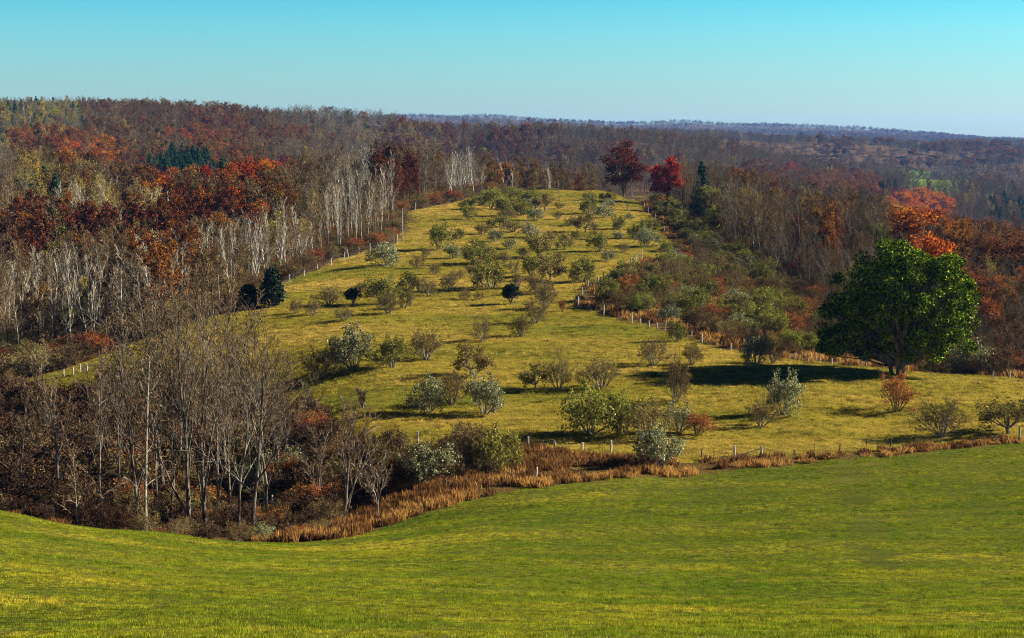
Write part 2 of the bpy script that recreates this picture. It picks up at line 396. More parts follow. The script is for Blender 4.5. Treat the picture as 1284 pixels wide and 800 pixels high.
M['leaf_bronze'] = leaf_mat("leaf_bronze", [(0.07, 0.055, 0.018), (0.15, 0.12, 0.03), (0.28, 0.23, 0.07)], 0.25, 0.015, 0.5)
M['leaf_russet'] = leaf_mat("leaf_russet", [(0.14, 0.03, 0.015), (0.25, 0.07, 0.02), (0.34, 0.15, 0.04)], 0.3, 0.015, 0.4)
M['post_white'] = bark_mat("post_white", (0.46, 0.43, 0.38), (0.72, 0.69, 0.62), 6.0, 0.35)
M['post_wood'] = bark_mat("post_wood", (0.10, 0.085, 0.07), (0.25, 0.22, 0.18), 6.0, 0.5)
M['wire'] = bark_mat("wire", (0.10, 0.10, 0.10), (0.20, 0.20, 0.19), 2.0, 0.2)
M['twig_near'] = bark_mat("twig_near", (0.10, 0.06, 0.03), (0.33, 0.225, 0.125), 0.8, 0.5)
G = {}
G['field'] = ground_mat("field_turf", [(0.025, 0.035, 0.006), (0.05, 0.058, 0.008), (0.09, 0.08, 0.014)],
                        [(0.02, 0.03, 0.005), (0.05, 0.055, 0.008), (0.09, 0.085, 0.015)], 0.55, 0.10, 0.045, (0.03, 0.45, 0.2))
G['orchard'] = ground_mat("orchard_turf", [(0.05, 0.055, 0.006), (0.12, 0.09, 0.012), (0.19, 0.13, 0.02)],
                          [(0.08, 0.085, 0.007), (0.20, 0.15, 0.018), (0.28, 0.19, 0.035)], 0.45, 0.16, 0.025, (0.03, 0.16, 0.1))
G['woods'] = ground_mat("woodland_floor", [(0.040, 0.024, 0.012), (0.075, 0.045, 0.02), (0.11, 0.075, 0.03)],
                        [(0.035, 0.02, 0.01), (0.08, 0.045, 0.02), (0.12, 0.075, 0.035)], 0.5, 0.2, 0.02, (0.05, 0.1, 0.1))
G['scrub'] = ground_mat("rough_ground", [(0.05, 0.032, 0.012), (0.09, 0.055, 0.018), (0.13, 0.10, 0.025)],
                        [(0.04, 0.035, 0.010), (0.09, 0.055, 0.018), (0.14, 0.10, 0.03)], 0.5, 0.25, 0.05, (0.06, 0.15, 0.1))
G['meadow'] = ground_mat("valley_meadow", [(0.055, 0.10, 0.012), (0.11, 0.14, 0.018)], [(0.05, 0.09, 0.012), (0.12, 0.15, 0.02)], 0.2, 0.1)
# ------------------------------------------------------------------ plant shapes
def unit(v): return v / (np.linalg.norm(v, axis=-1, keepdims=True) + 1e-12)

def perp(d, rng):
    a = rng.normal(size=3); a = a - d * a.dot(d)
    return a / (np.linalg.norm(a) + 1e-9)

class Shape:
    """collects tapering limbs and leaves, grouped by material slot"""
    def __init__(s): s.lines = {}; s.quads = []; s.v = []; s.f = []
    def line(s, pts, rad, sides, slot=0):
        s.lines.setdefault((len(pts), sides, slot), []).append((pts, rad))
    def tubes(s, slots=None):
        V, F3, F4, M3, M4 = [], [], [], [], []; off = 0
        for (K, n, slot), items in s.lines.items():
            if slots is not None and slot not in slots: continue
            Pp = np.array([i[0] for i in items]); R = np.array([i[1] for i in items]); m = len(items)
            T = np.empty_like(Pp); T[:, 1:-1] = Pp[:, 2:] - Pp[:, :-2]; T[:, 0] = Pp[:, 1] - Pp[:, 0]; T[:, -1] = Pp[:, -1] - Pp[:, -2]
            T = unit(T)
            ref = np.where(np.abs(T[:, :1, 2:3]) > 0.85, np.array([1.0, 0, 0]), np.array([0, 0, 1.0])) * np.ones_like(T)
            U = unit(np.cross(T, ref)); Wv = np.cross(T, U)
            an = np.arange(n) * 2 * pi / n
            ring = Pp[:, :, None, :] + R[:, :, None, None] * (U[:, :, None, :] * np.cos(an)[None, None, :, None] + Wv[:, :, None, :] * np.sin(an)[None, None, :, None])
            tip = n == 3 and True
            V.append(ring.reshape(-1, 3))
            base = off + (np.arange(m) * K * n)[:, None, None]
            k = np.arange(K - 1)[None, :, None]; j = np.arange(n)[None, None, :]
            a = base + k * n + j; b = base + k * n + (j + 1) % n; c = b + n; d = a + n
            q = np.stack([a, b, c, d], -1).reshape(-1, 4)
            F4.append(q); M4.append(np.full(len(q), slot))
            off += m * K * n
        return V, F4, M4, off

def limb(p, d, L, r, K, wob, trop, rng, tipf=0.3):
    pts = [p]; dd = d; st_ = L / (K - 1)
    for i in range(K - 1):
        dd = dd + rng.normal(size=3) * wob; dd[2] += trop; dd = dd / np.linalg.norm(dd)
        p = p + dd * st_; pts.append(p)
    return np.array(pts), r * np.linspace(1, tipf, K)

def grow(shape, rng, p, d, L, r, lev, P, tips=None, slot=0):
    sp = P[lev]
    K = sp.get('K', 4)
    pts, rad = limb(p, d, L, r, K, sp.get('wob', 0.1), sp.get('trop', 0.05), rng, sp.get('tip', 0.3))
    shape.line(pts, np.maximum(rad, sp.get('rmin', 0.006)), sp.get('sides', 3), sp.get('slot', slot))
    if lev + 1 >= len(P):
        if tips is not None: tips.append(pts)
        return
    c = P[lev + 1]
    nn = c['n'] if not isinstance(c['n'], tuple) else rng.randint(c['n'][0], c['n'][1] + 1)
    az0 = rng.uniform(0, 6.28); s0 = c.get('start', 0.3)
    for k in range(nn):
        t = s0 + (1 - s0) * ((k + rng.uniform(0.1, 0.9)) / nn)
        x = t * (K - 1); i = min(int(x), K - 2); f = x - i
        q = pts[i] * (1 - f) + pts[i + 1] * f; rr = rad[i] * (1 - f) + rad[i + 1] * f
        dirv = pts[i + 1] - pts[i]; dirv = dirv / np.linalg.norm(dirv)
        az = az0 + k * 2.4 + rng.uniform(-0.5, 0.5)
        ref = np.array([1.0, 0, 0]) if abs(dirv[2]) > 0.8 else np.array([0, 0, 1.0])
        U = np.cross(dirv, ref); U /= np.linalg.norm(U); Wv = np.cross(dirv, U)
        an = radians(rng.uniform(*c.get('ang', (25, 50))))
        nd = dirv * cos(an) + (U * cos(az) + Wv * sin(az)) * sin(an)
        ll = L * rng.uniform(*c.get('len', (0.4, 0.6))) * (1 - c.get('fall', 0.45) * (t - s0) / (1 - s0 + 1e-6))
        grow(shape, rng, q, nd, ll, min(rr * c.get('rr', 0.6), rr * 0.9), lev + 1, P, tips, slot)

def leaf_quads(cent, size, rng, elong=1.4, up=0.0, out_dir=None):
    n = len(cent); a = rng.normal(size=(n, 3)); a = unit(a)
    b = rng.normal(size=(n, 3)); b[:, 2] *= 1.0
    if up: a[:, 2] *= (1 - up); a = unit(a)
    b = unit(b - a * (a * b).sum(-1, keepdims=True))
    s = size * rng.uniform(0.6, 1.3, size=(n, 1))
    c = unit(np.cross(a, b)) * 0.18
    V = np.stack([cent - a * s * elong / 2, cent + b * s / 2 + c * s, cent + a * s * elong / 2, cent - b * s / 2 + c * s], 1).reshape(-1, 3)
    F = np.arange(n * 4).reshape(-1, 4)
    return V, F

def along(tips, n, jit, rng, t0=0.15):
    """n points scattered about the twig ends"""
    idx = rng.randint(0, len(tips), n); t = rng.uniform(t0, 1.05, n)
    out = np.empty((n, 3))
    for q in range(n):
        p = tips[idx[q]]; x = min(t[q], 0.999) * (len(p) - 1); i = int(x); out[q] = p[i] * (1 - (x - i)) + p[i + 1] * (x - i)
    return out + rng.normal(size=(n, 3)) * jit

def build_mesh(name, shape, mats, slots=None, leaves=None, leaf_slot=None):
    V, F4, M4, off = shape.tubes(slots) if shape is not None else ([], [], [], 0)
    if leaves is not None:
        LV, LF = leaves; V.append(LV); F4.append(LF + off); M4.append(np.full(len(LF), leaf_slot))
    return mesh_from(name, np.concatenate(V), np.concatenate(F4), mats, np.concatenate(M4))

# slot 0 = trunk and limbs, slot 1 = twigs, slot 2 = leaves
def near_tree(seed, Hh, r, kind='vase'):
    rng = np.random.RandomState(seed); s = Shape(); tips = []
    if kind == 'vase':
        P = [dict(K=8, wob=0.05, trop=0.05, sides=8, tip=0.25),
             dict(K=7, n=11, start=0.08, len=(0.55, 0.85), ang=(9, 28), wob=0.06, trop=0.09, sides=6, rr=0.58, fall=0.5, tip=0.2),
             dict(K=5, n=7, start=0.25, len=(0.3, 0.5), ang=(18, 38), wob=0.09, trop=0.07, sides=4, rr=0.55, rmin=0.030),
             dict(K=4, n=5, start=0.2, len=(0.35, 0.6), ang=(20, 45), wob=0.11, trop=0.05, rr=0.5, rmin=0.018, slot=1),
             dict(K=3, n=5, start=0.2, len=(0.35, 0.6), ang=(25, 55), wob=0.18, trop=0.03, rr=0.6, rmin=0.013, slot=1)]
    elif kind == 'fork':
        P = [dict(K=8, wob=0.055, trop=0.05, sides=8, tip=0.3),
             dict(K=8, n=8, start=0.25, len=(0.45, 0.75), ang=(20, 48), wob=0.11, trop=0.09, sides=6, rr=0.66, fall=0.35, tip=0.2),
             dict(K=6, n=7, start=0.2, len=(0.3, 0.55), ang=(22, 50), wob=0.13, trop=0.06, sides=4, rr=0.55, rmin=0.030),
             dict(K=4, n=5, start=0.2, len=(0.35, 0.6), ang=(22, 50), wob=0.14, trop=0.04, rr=0.5, rmin=0.018, slot=1),
             dict(K=3, n=5, start=0.2, len=(0.35, 0.6), ang=(25, 55), wob=0.2, trop=0.03, rr=0.6, rmin=0.013, slot=1)]
    elif kind == 'slim':
        P = [dict(K=9, wob=0.05, trop=0.03, sides=7, tip=0.2),
             dict(K=6, n=14, start=0.15, len=(0.18, 0.34), ang=(35, 65), wob=0.14, trop=0.06, sides=4, rr=0.42, fall=0.5, rmin=0.018),
             dict(K=4, n=6, start=0.2, len=(0.35, 0.6), ang=(25, 50), wob=0.15, trop=0.05, rr=0.5, rmin=0.020, slot=1),
             dict(K=3, n=5, start=0.2, len=(0.35, 0.6), ang=(25, 50), wob=0.18, trop=0.03, rr=0.6, rmin=0.013, slot=1)]
    grow(s, rng, np.array([0, 0, -0.4]), np.array([0, 0, 1.0]), Hh * (0.92 if kind != 'fork' else 0.8), r, 0, P, tips)
    return s, tips

def forest_tree(seed, Hh, r, spread=1.0, levels=3, twigs=5, rt=0.022, upright=False, low=0.35):
    rng = np.random.RandomState(seed); s = Shape(); tips = []
    a = (14, 34) if upright else (28, 58)
    P = [dict(K=6, wob=0.05, trop=0.04, sides=5, tip=0.25),
         dict(K=4, n=11, start=low, len=(0.26 * spread, 0.44 * spread), ang=a, wob=0.12, trop=0.10, sides=3, rr=0.5, fall=0.45, rmin=0.03),
         dict(K=3, n=7, start=0.2, len=(0.35, 0.6), ang=(25, 50), wob=0.14, trop=0.06, rr=0.5, rmin=rt, slot=1),
         dict(K=2, n=twigs, start=0.15, len=(0.4, 0.7), ang=(20, 50), wob=0.1, trop=0.05, rr=0.6, rmin=rt * 0.6, slot=1)]
    grow(s, rng, np.array([0, 0, -0.5]), np.array([0, 0, 1.0]), Hh * 0.9, r, 0, P, tips)
    return s, tips

def crown_points(rng, n, rx, rz, cz, nclump, cr, low=-0.6, squash=0.75):
    """leaf positions gathered in clumps through an uneven crown"""
    c = rng.normal(size=(nclump * 3, 3)); c = unit(c); c = c[c[:, 2] > low][:nclump]
    rad = rng.uniform(0.45, 1.0, (len(c), 1)) ** 0.6
    lump = 1 + 0.18 * np.sin(c[:, :1] * 3.1 + seed_phase(rng)) + 0.14 * np.sin(c[:, 1:2] * 4.3 + 1.3)
    c = c * rad * lump * np.array([rx - cr * 0.6, rx - cr * 0.6, rz - cr * 0.5]); c[:, 2] += cz
    k = rng.randint(0, len(c), n); o = unit(rng.normal(size=(n, 3))) * (rng.uniform(0, 1, (n, 1)) ** 0.5) * cr * np.array([1, 1, squash])
    sz = rng.uniform(0.6, 1.25, (len(c), 1))
    return c[k] + o * sz[k], c
def seed_phase(rng): return rng.uniform(0, 6.28)

def leafy_tree(seed, Hh, rx, n, size, nclump, cr, trunk_r, low=-0.5, base=0.22):
    rng = np.random.RandomState(seed); s = Shape()
    rz = Hh * (1 - base) / 2; cz = Hh - rz
    pts, cl = crown_points(rng, n, rx, rz, cz, nclump, cr, low)
    tp, tr = limb(np.array([0, 0, -0.5]), np.array([0, 0, 1.0]), Hh * 0.8, trunk_r, 7, 0.04, 0.05, rng, 0.25)
    s.line(tp, tr, 7, 0)
    for c in cl[: min(len(cl), 60)]:
        t = min(0.9, max(base * 0.9, (c[2] / Hh) * rng.uniform(0.4, 0.7))); i = t * 6; k = int(i); q = tp[k] * (1 - i + k) + tp[k + 1] * (i - k)
        mid = (q + c) / 2 + np.array([0, 0, 0.1 * np.linalg.norm(c - q)]) + rng.normal(size=3) * 0.15
        s.line(np.array([q, mid, c]), np.array([trunk_r * 0.35, trunk_r * 0.22, 0.03]), 4, 0)
    return s, leaf_quads(pts, size, rng)

def conifer_tree(seed, Hh, rx, n, size, trunk_r=0.16, column=False):
    rng = np.random.RandomState(seed); s = Shape()
    tp, tr = limb(np.array([0, 0, -0.4]), np.array([0, 0, 1.0]), Hh * 0.98, trunk_r, 6, 0.015, 0.05, rng, 0.15); s.line(tp, tr, 6, 0)
    h = rng.uniform(0.06, 1, n * 2)
    prof = (lambda t: np.where(t < 0.25, 0.55 + 1.8 * t, 1.0) * (1.04 - t) ** (0.4 if column else 0.85))
    h = h[rng.uniform(0, 1.2, n * 2) < prof(h)][:n]; n = len(h)
    layer = np.floor(h * 16) / 16 + 0.035 * rng.uniform(0, 1, n) if not column else h
    az = rng.uniform(0, 2 * pi, n); azn = np.floor(az / (2 * pi) * 11 + layer * 5)
    r_ = rx * prof(layer) * (0.55 + 0.75 * _hash(azn, np.floor(layer * 16), seed)) * rng.uniform(0.25, 1, n) ** 0.45
    z = layer * Hh - 0.12 * r_ * (0 if column else 1) + rng.normal(size=n) * 0.08
    c = np.stack([r_ * np.cos(az), r_ * np.sin(az), z], 1)
    for k in range(34):
        t = 0.08 + 0.85 * k / 34; a = k * 2.4; R = rx * float(prof(np.array(t))) * 0.85; q = np.array([0, 0, t * Hh])
        s.line(np.array([q, q + np.array([cos(a) * R, sin(a) * R, R * (0.5 if column else -0.05)])]), np.array([0.04, 0.012]), 3, 0)
    return s, leaf_quads(c, size, rng, 1.9)

def shrub(seed, stems, n_leaf, size, twigs=(5, 4), ang=(12, 54), dense=0.0, leg=0.0, rt=0.011, jit=0.12):
    """a unit shrub: 1 m high and 1 m wide crown on several stems (built at 4 m, scaled down by its user)"""
    rng = np.random.RandomState(seed); s = Shape(); tips = []
    P = [dict(K=5, wob=0.13, trop=0.02, sides=5, tip=0.3, rmin=0.014),
         dict(K=4, n=twigs[0] + 1, start=0.25, len=(0.4, 0.65), ang=(20, 52), wob=0.14, trop=0.02, sides=3, rr=0.55, fall=0.4, rmin=rt),
         dict(K=3, n=twigs[0], start=0.2, len=(0.4, 0.7), ang=(22, 55), wob=0.15, trop=0.03, rr=0.6, rmin=rt * 0.9, slot=1),
         dict(K=2, n=twigs[1], start=0.15, len=(0.4, 0.75), ang=(20, 55), wob=0.1, trop=0.03, rr=0.7, rmin=rt * 0.7, slot=1)]
    zb = -0.15
    if leg:
        tp, tr = limb(np.array([0, 0, -0.25]), np.array([0, 0, 1.0]), leg + 0.25, 0.13, 3, 0.08, 0, rng, 0.8); s.line(tp, tr, 6, 0); zb = leg - 0.08
    for k in range(stems):
        az = k * 2 * pi / stems + rng.uniform(-0.4, 0.4); an = radians(rng.uniform(*ang))
        d = np.array([cos(az) * sin(an), sin(az) * sin(an), cos(an)])
        L = (3.0 - leg) * rng.uniform(0.75, 1.0) * (0.62 + 0.38 * cos(an) ** 0.5)
        grow(s, rng, np.array([cos(az) * 0.12, sin(az) * 0.12, zb]), d, L, 0.055 + 0.02 * rng.rand(), 0, P, tips)
    leaves = None
    if n_leaf:
        c = along(tips, n_leaf, jit, rng)
        c[:, 2] = np.maximum(c[:, 2], 0.12); leaves = leaf_quads(c, size, rng)
    return s, leaves
# ------------------------------------------------------------------ where things stand
def wxy(u, d):
    z = -25.0; x = 0.0
    for _ in range(4):
        c = d * cos(PITCH) - z * sin(PITCH); x = (u - CU) / FPX * c; z = float(H(x, d))
    return x, d
EDGE = [wxy(u, d) for u, d in ((-900, 100), (-300, 104), (-100, 106), (0, 107), (100, 110), (200, 113), (330, 112.5), (430, 114), (500, 123), (600, 130),
                               (720, 136), (860, 139), (1000, 144), (1150, 147.5), (1284, 151.5), (1450, 155), (2200, 165))]
FIELD = [(-900, -60), (900, -60)] + EDGE[::-1]
def hxy(u, v, dmin=118.0):
    x, y, z = hit(u, v, dmin); return (x, y)
ORCH = [hxy(*p) for p in ((-300, 500), (-100, 498), (0, 492), (60, 470), (120, 447), (200, 420), (300, 386), (360, 352), (430, 324), (497, 306), (505, 285), (512, 266), (560, 256), (610, 243))]
ORCH += [wxy(650, 512), wxy(700, 518), wxy(760, 512)]
RFENCE = [hxy(*p) for p in ((792, 247), (806, 260), (821, 275), (833, 290), (853, 324))]
ORCH += RFENCE + [hxy(*p) for p in ((805, 324), (786, 338), (760, 350), (727, 367), (721, 384), (757, 394), (792, 404), (834, 416), (880, 431), (940, 443), (1013, 454), (1090, 461), (1166, 466), (1226, 472), (1284, 477), (1450, 488), (1800, 500))]
ORCH += [hxy(*p) for p in ((1800, 535), (1450, 540), (1284, 549), (1150, 560), (1000, 575), (860, 577), (760, 574), (680, 564), (600, 562), (540, 570), (480, 575), (430, 560), (390, 535), (330, 505), (240, 495), (120, 505), (0, 520), (-300, 525))]
SCRUB = [hxy(*p) for p in ((792, 244), (806, 260), (821, 275), (833, 290), (853, 324), (805, 324), (760, 350), (727, 367), (721, 384), (757, 394), (792, 404), (880, 431), (1013, 454), (1060, 458),
                           (1055, 425), (1010, 385), (960, 350), (910, 318), (880, 290), (850, 265), (815, 246))]
MEADOW = [[wxy(1092, 2200), wxy(1130, 2400), wxy(1162, 2350), wxy(1172, 2000), wxy(1120, 1950)],
          [wxy(1125, 1600), wxy(1145, 1880), wxy(1200, 1880), wxy(1205, 1450), wxy(1150, 1400)],
          [wxy(140, 1180), wxy(150, 1290), wxy(205, 1270), wxy(195, 1180)]]

def region(x, y):
    r = np.zeros(np.shape(x), int)                       # 0 woods
    for mpoly in MEADOW: r[inpoly(x, y, mpoly)] = 4
    r[inpoly(x, y, SCRUB)] = 3
    r[inpoly(x, y, ORCH)] = 2
    f = inpoly(x, y, FIELD); r[f] = 1
    strip = (~f) & (r == 0) & (y < 175) & (x > wxy(415, 140)[0]) & (y > 60)
    r[strip] = 3
    return r

cx = 0.25 * (XX[:-1, :-1] + XX[1:, :-1] + XX[:-1, 1:] + XX[1:, 1:]); cy = 0.25 * (YY[:-1, :-1] + YY[1:, :-1] + YY[:-1, 1:] + YY[1:, 1:])
REG = region(cx, cy)
ii, jj = np.meshgrid(np.arange(NT - 1), np.arange(NS - 1), indexing='ij')
allv = np.stack([XX, YY, ZZ], -1).reshape(-1, 3)
def ground_piece(name, code, mat, kind='structure'):
    m = REG == code; i = ii[m]; j = jj[m]
    F = np.stack([i * NS + j, i * NS + j + 1, (i + 1) * NS + j + 1, (i + 1) * NS + j], -1)
    used, inv = np.unique(F, return_inverse=True)
    me = mesh_from(name, allv[used], inv.reshape(-1, 4), [mat], smooth=True)
    return tag(link(name, me), kind=kind)
ground_piece("field", 1, G['field'])
ground_piece("orchard_hill", 2, G['orchard'])
ground_piece("rough_ground", 3, G['scrub'])
ground_piece("woodland_floor", 0, G['woods'])
ground_piece("meadow", 4, G['meadow'])

# ------------------------------------------------------------------ scattering of uncountable growth (one object each)
def scatter(name, pts, rot, scl, idx, protos, label, cat, kind='stuff', group=None):
    """one object whose points carry the shared plant meshes"""
    me = bpy.data.meshes.new(name); me.vertices.add(len(pts)); me.vertices.foreach_set("co", np.asarray(pts, np.float32).ravel())
    a = me.attributes.new("rot", 'FLOAT_VECTOR', 'POINT'); a.data.foreach_set("vector", np.asarray(rot, np.float32).ravel())
    a = me.attributes.new("scl", 'FLOAT_VECTOR', 'POINT'); a.data.foreach_set("vector", np.asarray(scl, np.float32).ravel())
    a = me.attributes.new("idx", 'INT', 'POINT'); a.data.foreach_set("value", np.asarray(idx, np.int32))
    o = link(name, me); tag(o, label, cat, group, kind)
    coll = bpy.data.collections.new(name + "_kinds")
    for k, pm in enumerate(protos):
        po = bpy.data.objects.new("k%02d_%s" % (k, name), pm); coll.objects.link(po)
    ng = bpy.data.node_groups.new(name, 'GeometryNodeTree')
    ng.interface.new_socket(name="Geometry", in_out='INPUT', socket_type='NodeSocketGeometry')
    ng.interface.new_socket(name="Geometry", in_out='OUTPUT', socket_type='NodeSocketGeometry')
    N, L = ng.nodes, ng.links
    gi = N.new("NodeGroupInput"); go = N.new("NodeGroupOutput")
    m2p = N.new("GeometryNodeMeshToPoints"); iop = N.new("GeometryNodeInstanceOnPoints"); ci = N.new("GeometryNodeCollectionInfo")
    ci.inputs["Collection"].default_value = coll; ci.inputs["Separate Children"].default_value = True; ci.inputs["Reset Children"].default_value = True
    iop.inputs["Pick Instance"].default_value = True
    def attr(nm, ty):
        q = N.new("GeometryNodeInputNamedAttribute"); q.data_type = ty; q.inputs[0].default_value = nm
        return q.outputs["Attribute"]
    L.new(gi.outputs[0], m2p.inputs[0]); L.new(m2p.outputs[0], iop.inputs["Points"]); L.new(ci.outputs[0], iop.inputs["Instance"])
    L.new(attr("idx", 'INT'), iop.inputs["Instance Index"]); L.new(attr("rot", 'FLOAT_VECTOR'), iop.inputs["Rotation"]); L.new(attr("scl", 'FLOAT_VECTOR'), iop.inputs["Scale"])
    L.new(iop.outputs[0], go.inputs[0])
    md = o.modifiers.new("scatter", 'NODES'); md.node_group = ng
    return o

def jgrid(x0, x1, y0, y1, sp, rng):
    gx, gy = np.meshgrid(np.arange(x0, x1, sp), np.arange(y0, y1, sp))
    x = (gx + rng.uniform(-0.5, 0.5, gx.shape) * sp).ravel(); y = (gy + rng.uniform(-0.5, 0.5, gy.shape) * sp).ravel()
    return x, y
def slope_rot(x, y, rng):
    e = 0.8; dx = (H(x + e, y) - H(x - e, y)) / (2 * e); dy = (H(x, y + e) - H(x, y - e)) / (2 * e)
    # euler XYZ: yaw first is not separable, so keep yaw steps of 0 or pi and tilt along the slope
    return np.stack([np.arctan(dy), -np.arctan(dx), rng.choice([0.0, pi], len(x)) * 0], 1)

def blades(name, seed, size, n, h, w, mat, lean=0.5, head=0.0, clumps=0, cr=0.1):
    rng = np.random.RandomState(seed)
    c = rng.uniform(-size / 2, size / 2, (n, 2)); az = rng.uniform(0, 2 * pi, n); hh = h * rng.uniform(0.45, 1.2, n)
    if clumps:                                   # most blades stand in tussocks, bare soil between them
        cc = rng.uniform(-size / 2, size / 2, (clumps, 2)); ch = rng.uniform(0.5, 1.5, clumps); k = rng.randint(0, clumps, n); m = rng.rand(n) < 0.82
        c[m] = cc[k[m]] + rng.normal(size=(m.sum(), 2)) * cr * 0.55; hh[m] *= ch[k[m]]; hh[~m] *= 0.5
    wx = np.cos(az) * w / 2; wy = np.sin(az) * w / 2; la = rng.uniform(0, 2 * pi, n); ll = hh * rng.uniform(0, lean, n)
    a = np.stack([c[:, 0] - wx, c[:, 1] - wy, np.full(n, -0.02)], 1); b = np.stack([c[:, 0] + wx, c[:, 1] + wy, np.full(n, -0.02)], 1)
    t = np.stack([c[:, 0] + np.cos(la) * ll, c[:, 1] + np.sin(la) * ll, hh], 1)
    if head:
        m = (a + b) / 2 * 0.35 + t * 0.65; hw = np.stack([np.cos(az), np.sin(az), np.zeros(n)], 1) * head / 2
        V = np.stack([a, b, m + hw, t, m - hw], 1).reshape(-1, 3); F = np.arange(n * 5).reshape(-1, 5)
    else:
        V = np.stack([a, b, t], 1).reshape(-1, 3); F = np.arange(n * 3).reshape(-1, 3)
    return mesh_from(name, V, F, [mat])

bm_field = blade_mat("field_blades", [(0.06, 0.08, 0.004), (0.20, 0.20, 0.012), (0.42, 0.35, 0.05)],
                     [(0.05, 0.10, 0.003), (0.16, 0.165, 0.006), (0.36, 0.28, 0.025)], 0.13, (0.5, 1.0, 0.6), tuft_shade=2.4)
bm_orch = blade_mat("orchard_blades", [(0.09, 0.08, 0.008), (0.25, 0.19, 0.03), (0.42, 0.31, 0.09)],
                    [(0.04, 0.09, 0.005), (0.17, 0.15, 0.015), (0.38, 0.26, 0.06)], 0.05, (0.35, 1.0, 0.6), tuft_shade=0.8)
bm_tawny = blade_mat("tawny_stems", [(0.16, 0.08, 0.02), (0.34, 0.19, 0.05), (0.50, 0.34, 0.13)],
                     [(0.18, 0.07, 0.02), (0.40, 0.22, 0.05)], 0.12)
bm_rust = blade_mat("rust_stems", [(0.06, 0.026, 0.010), (0.13, 0.055, 0.018), (0.24, 0.115, 0.035)],
                    [(0.06, 0.024, 0.010), (0.17, 0.09, 0.03)], 0.15)

rng = np.random.RandomState(5)
x, y = jgrid(-95, 95, 24, 172, 1.0, rng)
u, v = project(x, y, H(x, y)); k = inpoly(x, y, FIELD) & (u > -330) & (u < 1620) & (v < 900)
x, y = x[k], y[k]; u, v = u[k], v[k]
# an old wheel track up the right side of the field, where the grass is trodden down
TRACK = np.array([hit(a, b)[:2] for a, b in ((1112, 712), (1100, 685), (1088, 650), (1075, 622), (1068, 600), (1060, 585))])
def seg_dist(x, y, pl):
    d = np.full(len(x), 1e9)
    for a, b in zip(pl[:-1], pl[1:]):
        ab = b - a; t = np.clip(((x - a[0]) * ab[0] + (y - a[1]) * ab[1]) / (ab @ ab), 0, 1)
        d = np.minimum(d, np.hypot(x - a[0] - t * ab[0], y - a[1] - t * ab[1]))
    return d
td = seg_dist(x, y, TRACK); worn = (td < 1.25) & (fbm(x, y, 4, 55, 2) > -0.16); low = np.where(worn, 0.2, 1.0)
bm_lush = blade_mat("lush_blades", [(0.04, 0.07, 0.005), (0.13, 0.165, 0.010), (0.28, 0.28, 0.035)],
                     [(0.035, 0.09, 0.004), (0.11, 0.14, 0.006), (0.25, 0.22, 0.02)], 0.13, (0.5, 1.0, 0.6), tuft_shade=2.4)
pb = [blades("field_patch", 60 + q, 1.4, 480, 0.065, 0.018, bm_field, 0.7, clumps=26, cr=0.13) for q in range(4)] + [blades("lush_patch", 64 + q, 1.4, 480, 0.072, 0.018, bm_lush, 0.7, clumps=26, cr=0.13) for q in range(4)]
dd = seg_dist(x, y, np.array(EDGE)); SWALE = np.array([hit(a, b)[:2] for a, b in ((1400, 718), (1150, 714), (900, 712), (700, 703), (560, 690), (430, 682), (300, 690))])
beyond = y > np.interp(x, SWALE[::-1, 0], SWALE[::-1, 1])
row = np.sin(np.where(beyond, dd, dd * 0.8) * 2 * pi / 3.4 + 2.5 * fbm(x, y, 14, 501, 2))
lush = rng.rand(len(x)) < np.clip(np.where(beyond, 0.68, 0.3) + 0.34 * row + 0.9 * fbm(x, y * 1.5, 16, 511, 3), 0.03, 0.97)
rot = slope_rot(x, y, rng)
keep = ~worn; x, y, low = x[keep], y[keep], low[keep]; rot = rot[keep]
hs = low * (1 + 0.2 * row[keep]) * (0.45 + 1.3 * np.clip(fbm(x * 0.8, y * 1.4, 2.6, 77, 3) + 0.35, 0, 1.0))
scatter("field_grass", np.stack([x, y, H(x, y)], 1), rot, np.stack([np.ones_like(x), np.ones_like(x), hs], 1), rng.randint(0, 4, len(x)) + 4 * lush[keep], pb,
        "short green and yellowish grass growing over the near field", "grass")
x, y = jgrid(-180, 160, 145, 530, 1.9, rng)
u, v = project(x, y, H(x, y)); k = inpoly(x, y, ORCH) & (u > -200) & (u < 1560) & (occl(x, y, H(x, y) + 0.5) > -3); x, y = x[k], y[k]
po = [blades("orchard_patch", 70 + q, 2.8, 420, 0.17, 0.035, bm_orch, 0.8, clumps=34, cr=0.24) for q in range(4)]
hs = 0.5 + 1.3 * np.clip(fbm(x, y * 2.0, 6, 99, 3) + 0.35, 0, 1.2)
scatter("orchard_grass", np.stack([x, y, H(x, y)], 1), slope_rot(x, y, rng), np.stack([np.ones_like(x), np.ones_like(x), hs], 1), rng.randint(0, 4, len(x)), po,
        "dry golden green grass covering the orchard hill", "grass")
